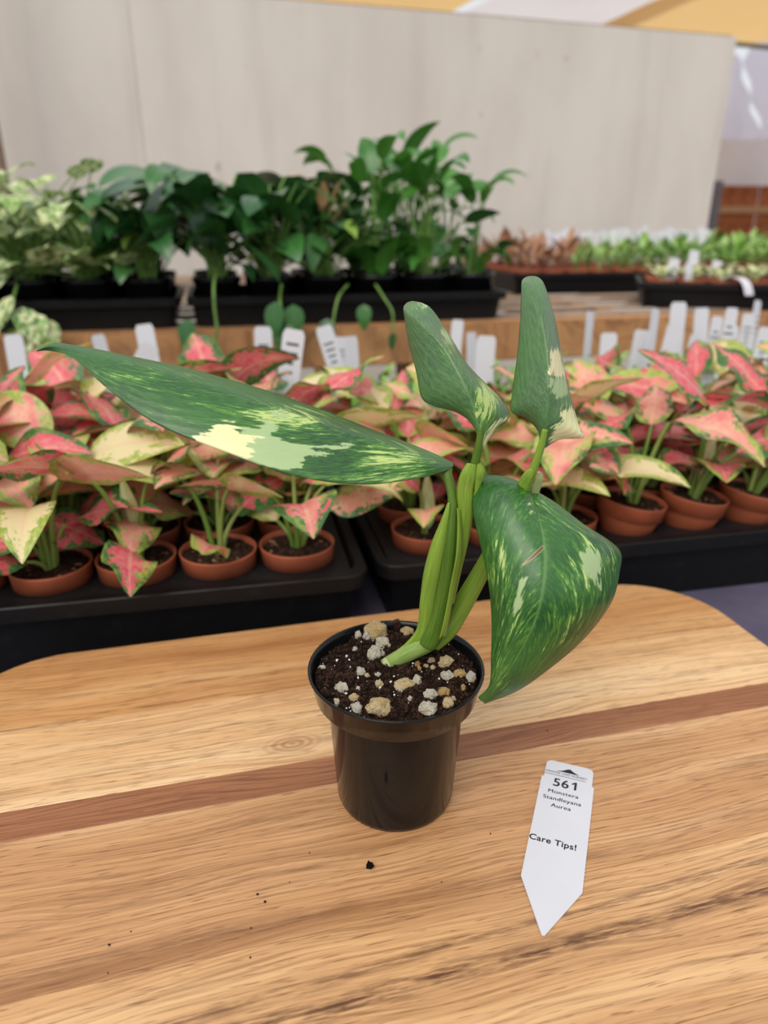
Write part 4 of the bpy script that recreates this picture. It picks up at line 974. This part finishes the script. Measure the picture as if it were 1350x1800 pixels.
# vines hanging over the bench edge
VLF = setmat(mesh('leaf', *blade(.06, .035, .2, .5, 8, 4, .65, .85, R(-70), 0)), 'phil'); PLF = setmat(mesh('leaf', *blade(.05, .034, .2, .5, 8, 4, .65, .85, R(-50), 0)), 'pothos')
def vine(pts, leaves, mat, lm, label, r=.0024):
    P = [on_y(px, py, y) for px, py, y in pts]; o = link('trailing_vine', mesh('vine', *tube(P, [r]*len(P), 6)), None, mat); tag(o, label, 'vine')
    for px, py, y, rz, sc in leaves: p = on_y(px, py, y); link('leaf', lm, o, None, mtx(p, (0, 0, rz), sc))
yb = lambda px: rot2(bench_u(px, .895, .15), .895)[1]
vine([(382, 470, yb(382)+.05), (376, 500, yb(376)), (377, 540, yb(376)-.012), (381, 575, yb(381)-.015), (379, 612, yb(379)-.015)], [(330, 560, yb(330)-.01, 4.4, .9), (372, 600, yb(370)-.02, 3.9, 1.0)], 'green_stem', VLF, 'green vine hanging over the bench edge from the dark large-leaved plants')
vine([(612, 500, yb(612)+.04), (596, 520, yb(596)), (588, 550, yb(590)-.012), (584, 582, yb(585)-.014)], [(575, 560, yb(575)-.01, 4.6, .8)], 'green_stem', VLF, 'pale green stalk drooping over the tray edge near the peach new leaves', .002)
vine([(660, 500, yb(660)+.04), (676, 525, yb(676)), (690, 550, yb(690)-.012), (690, 588, yb(690)-.014)], [(640, 535, yb(640)-.01, 4.7, .7), (692, 585, yb(690)-.014, 4.0, .5)], 'green_stem', VLF, 'pale green stalk bending over the tray edge below the tall plants', .002)
vine([(30, 500, yb(30)+.03), (22, 540, yb(22)-.01), (35, 565, yb(35)-.015), (60, 580, yb(60)-.015)], [(20, 520, yb(20)-.015, 4.2, 1.0), (40, 540, yb(40)-.02, 5.2, 1.0), (62, 550, yb(62)-.02, 5.0, 1.0), (75, 560, yb(75)-.02, 5.6, 1.0), (30, 575, yb(30)-.02, 4.4, .9), (8, 548, yb(8)-.02, 4.0, 1.0), (45, 585, yb(45)-.02, 4.8, .8)], 'green_stem', PLF, 'variegated trailing shoot hanging over the bench edge')
vine([(495, 500, yb(495)+.03), (492, 530, yb(492)-.01), (500, 560, yb(500)-.014), (512, 585, yb(512)-.014)], [(485, 530, yb(485)-.015, 4.3, 1.0), (515, 535, yb(515)-.015, 5.0, .9), (500, 565, yb(500)-.02, 4.6, 1.0)], 'green_stem', VLF, 'dark leafy shoot hanging over the bench edge beside the white tags')

# second row on the bench: seedlings in terracotta pots
STALL = [{m: setmat(foliage(70+k, 9, .052, .058, .40, (20, 80), .6), m) for m in ('seedling', 'bright', 'pinkish')} for k in range(4)]
v2 = 1.36
ub = bench_u(905, v2, BZ)
bench_tray(ub, v2, 'black tray of pinkish and green seedlings behind the bare slats'); bench_tray(ub+.55, v2, 'black tray of green seedlings below the end of the pale wall')
for tj in range(2):
    for j in range(4):
        for ti in range(2):
            for i in range(8):
                u, v = ub+.55*ti+.0515+i*.0624, v2+.29*tj+.0455+j*.061
                x, y = rot2(u, v); px, py = to_px(V((x, y, .2)))
                if not (-40 < px < 1420): continue
                pk = px < 1005; row = j+4*tj
                low_plant(x, y, BZ+.0504, 700+row*17+i+8*ti, '%s seedling in a terracotta pot, %s row of the seedling trays on the rear bench' % ('pinkish' if pk else 'green', ORD[row]), ('pinkish seedlings on the rear bench' if pk else 'green seedlings on the rear bench'), ('pinkish',) if pk else ('seedling', 'seedling', 'bright'), rnd.uniform(.72, .9), STALL)
bench_tray(ub, v2+.29, 'black tray of seedlings, rear one below the pale wall'); bench_tray(ub+.55, v2+.29, 'black tray of seedlings in the rear corner of the bench')
REARP = [P for P in POTS['pinkish seedlings on the rear bench']+POTS['green seedlings on the rear bench'] if uv_of(P[0], P[1])[1] > v2+.28]
for k in range(30):
    white_tag(930+k*10.8, rnd.uniform(396, 412), 2.22, 'white plant tag standing against the foot of the pale wall', 'white tags along the foot of the wall', rnd.choice([0, 1]), rnd.uniform(-.25, .25), rnd.uniform(-.4, .4), pots=REARP)
for k in range(10):
    white_tag(50+k*10, rnd.uniform(393, 408), 1.32, 'white plant tag standing behind the variegated trailing plants', 'white tags behind the trailing plants', rnd.choice([0, 1]), rnd.uniform(-.15, .15), rnd.uniform(-.15, .15), pots=[P for P in POTS['pothos'] if uv_of(P[0], P[1])[1] > 1.03])
# turned tray with cream plants and tags on the bench
q0 = on_z(1124, 497, BZ+.046)
CT = setmat(tray_mesh(.40, .25, .046), 'tray_black')
e = link('nursery_tray', CT, None, None, mtx((q0.x, q0.y, BZ+.0004), (0, 0, R(-16)))); tag(e, 'black tray of small cream plants set askew on the bench slats', 'tray')
CREAM = [{'cream_leaf': setmat(foliage(90+k, 9, .024, .019, .6, (15, 55), .8), 'cream_leaf')} for k in range(3)]
for i in range(6):
    for j in range(3):
        dx, dy = rot2(.045+i*.058, .055+j*.062, R(-16)); low_plant(q0.x+dx, q0.y+dy, BZ+.050, 900+i*3+j, 'small cream leaved plant in the askew tray', 'cream plants in the askew tray', ('cream_leaf',), 1.1, CREAM)
P0 = min((P for P in POTS['cream plants in the askew tray'][0::3]), key=lambda P: abs(to_px(V((P[0], P[1], BZ+.06)))[0]-1300))
P0[4] = 2                           # this pot holds the bent tag
for px, py, kd, ln, yw in [(1196, 454, 0, .15, 0), (1222, 440, 0, .12, .1), (1212, 462, 1, .0, .2), (1263, 458, 0, .25, 0), (1288, 466, 2, .0, 0)]:
    white_tag(px, py, q0.y-CAM.y+.07, 'white plant tag stuck among the cream plants of the askew tray', 'white tags in the askew tray', kd, ln, yw, pots=POTS['cream plants in the askew tray'])
# bent tag hooked over the rim of the askew tray
ta = R(-16); du, dv = V((cos(ta), sin(ta), 0)), V((-sin(ta), cos(ta), 0)); o0 = V((P0[0], P0[1], BZ))
rail = [o0+du*a_+dv*b_+V((0, 0, z_)) for a_, b_, z_ in ((.0, -.004, .040), (.004, -.014, .052), (.014, -.034, .0585), (.026, -.055, .0555), (.034, -.066, .044), (.039, -.071, .028))]
vs_, fs = [], []; wv_ = (du*.9+dv*.45).normalized()*.009
for i in range(25):
    p = cat_rom(rail, i/24); q = (cat_rom(rail, min(1, i/24+.02))-cat_rom(rail, max(0, i/24-.02))).normalized(); nn = wv_.normalized().cross(q).normalized()*.0004
    vs_ += [p-wv_-nn, p+wv_-nn, p+wv_+nn, p-wv_+nn]
for i in range(24):
    for k in range(4): a_, b_ = i*4+k, i*4+(k+1) % 4; fs.append((a_, b_, b_+4, a_+4))
fs += [(3, 2, 1, 0), (96, 97, 98, 99)]
o = link('plant_tag', mesh('tag', vs_, fs, None, False), None, 'tag'); tag(o, 'white plant tag bent over the rim of the askew tray', 'plant tag')

# raised box with small plants by the wall (behind the trailing plants)
bx_ = bp(205, 1.75, .25)
e = empty('plant_crate', (*bx_, BZ), YAW); tag(e, 'dark crate holding a dark green and lime plant near the pale wall', 'crate')
for sy in (-.08, .08): link('side', box(.20, .008, .13, .001), e, 'pot_black', mtx((0, sy, .0655)))
for sx in (-.1, .1): link('side', box(.008, .152, .13, .001), e, 'pot_black', mtx((sx, 0, .0655)))
link('bottom', box(.19, .15, .006), e, 'pot_black', mtx((0, 0, .004)))
DF = foliage(131, 26, .05, .06, .45, (10, 70), 1.4)
o = link('leafy_plant', DF, None, 'tall', mtx((bx_[0]-.03, bx_[1], BZ+.115))); tag(o, 'dark green bushy plant growing in the dark crate', 'plant')
o = link('leafy_plant', foliage(132, 20, .06, .055, .45, (10, 70), 1.2), None, 'bright', mtx((bx_[0]+.09, bx_[1]-.12, BZ+.10))); tag(o, 'lime green bushy plant beside the dark crate', 'plant')
# bushes beyond the end of the wall
for k, (px, D, z, mt, sc, lab) in enumerate([(1258, 4.6, .02, 'tall', .8, 'dark green bush beyond the end of the pale wall, below the grey post'), (1350, 4.5, .02, 'tall', .8, 'dark green bush in front of the rust red fence'), (1300, 3.75, .02, 'bright', .7, 'lime green bushy plant just past the end of the pale wall'), (1375, 3.7, .02, 'bright', .7, 'lime green bushy plant beside the dark bushes past the wall')]):
    p = on_y(px, 400, D+CAM.y)
    o = link('bush', foliage(150+k, 70, .11, .20, .45, (0, 70), 1.0), None, mt, mtx((p.x, p.y, z), (0, 0, k), sc)); tag(o, lab, 'bush')
fb = empty('far_bench', (2.40, 4.0, -.9), YAW); tag(fb, 'orange lumber bench past the end of the pale wall', 'bench')
link('bench_top', box(1.6, 1.6, .04, .004), fb, 'lumber', mtx((.0, .0, .9-.001)))
for sx in (-.65, .65):
    for sy in (-.7, .7): link('leg', box(.08, .08, .878), fb, 'lumber', mtx((sx, sy, .4395)))
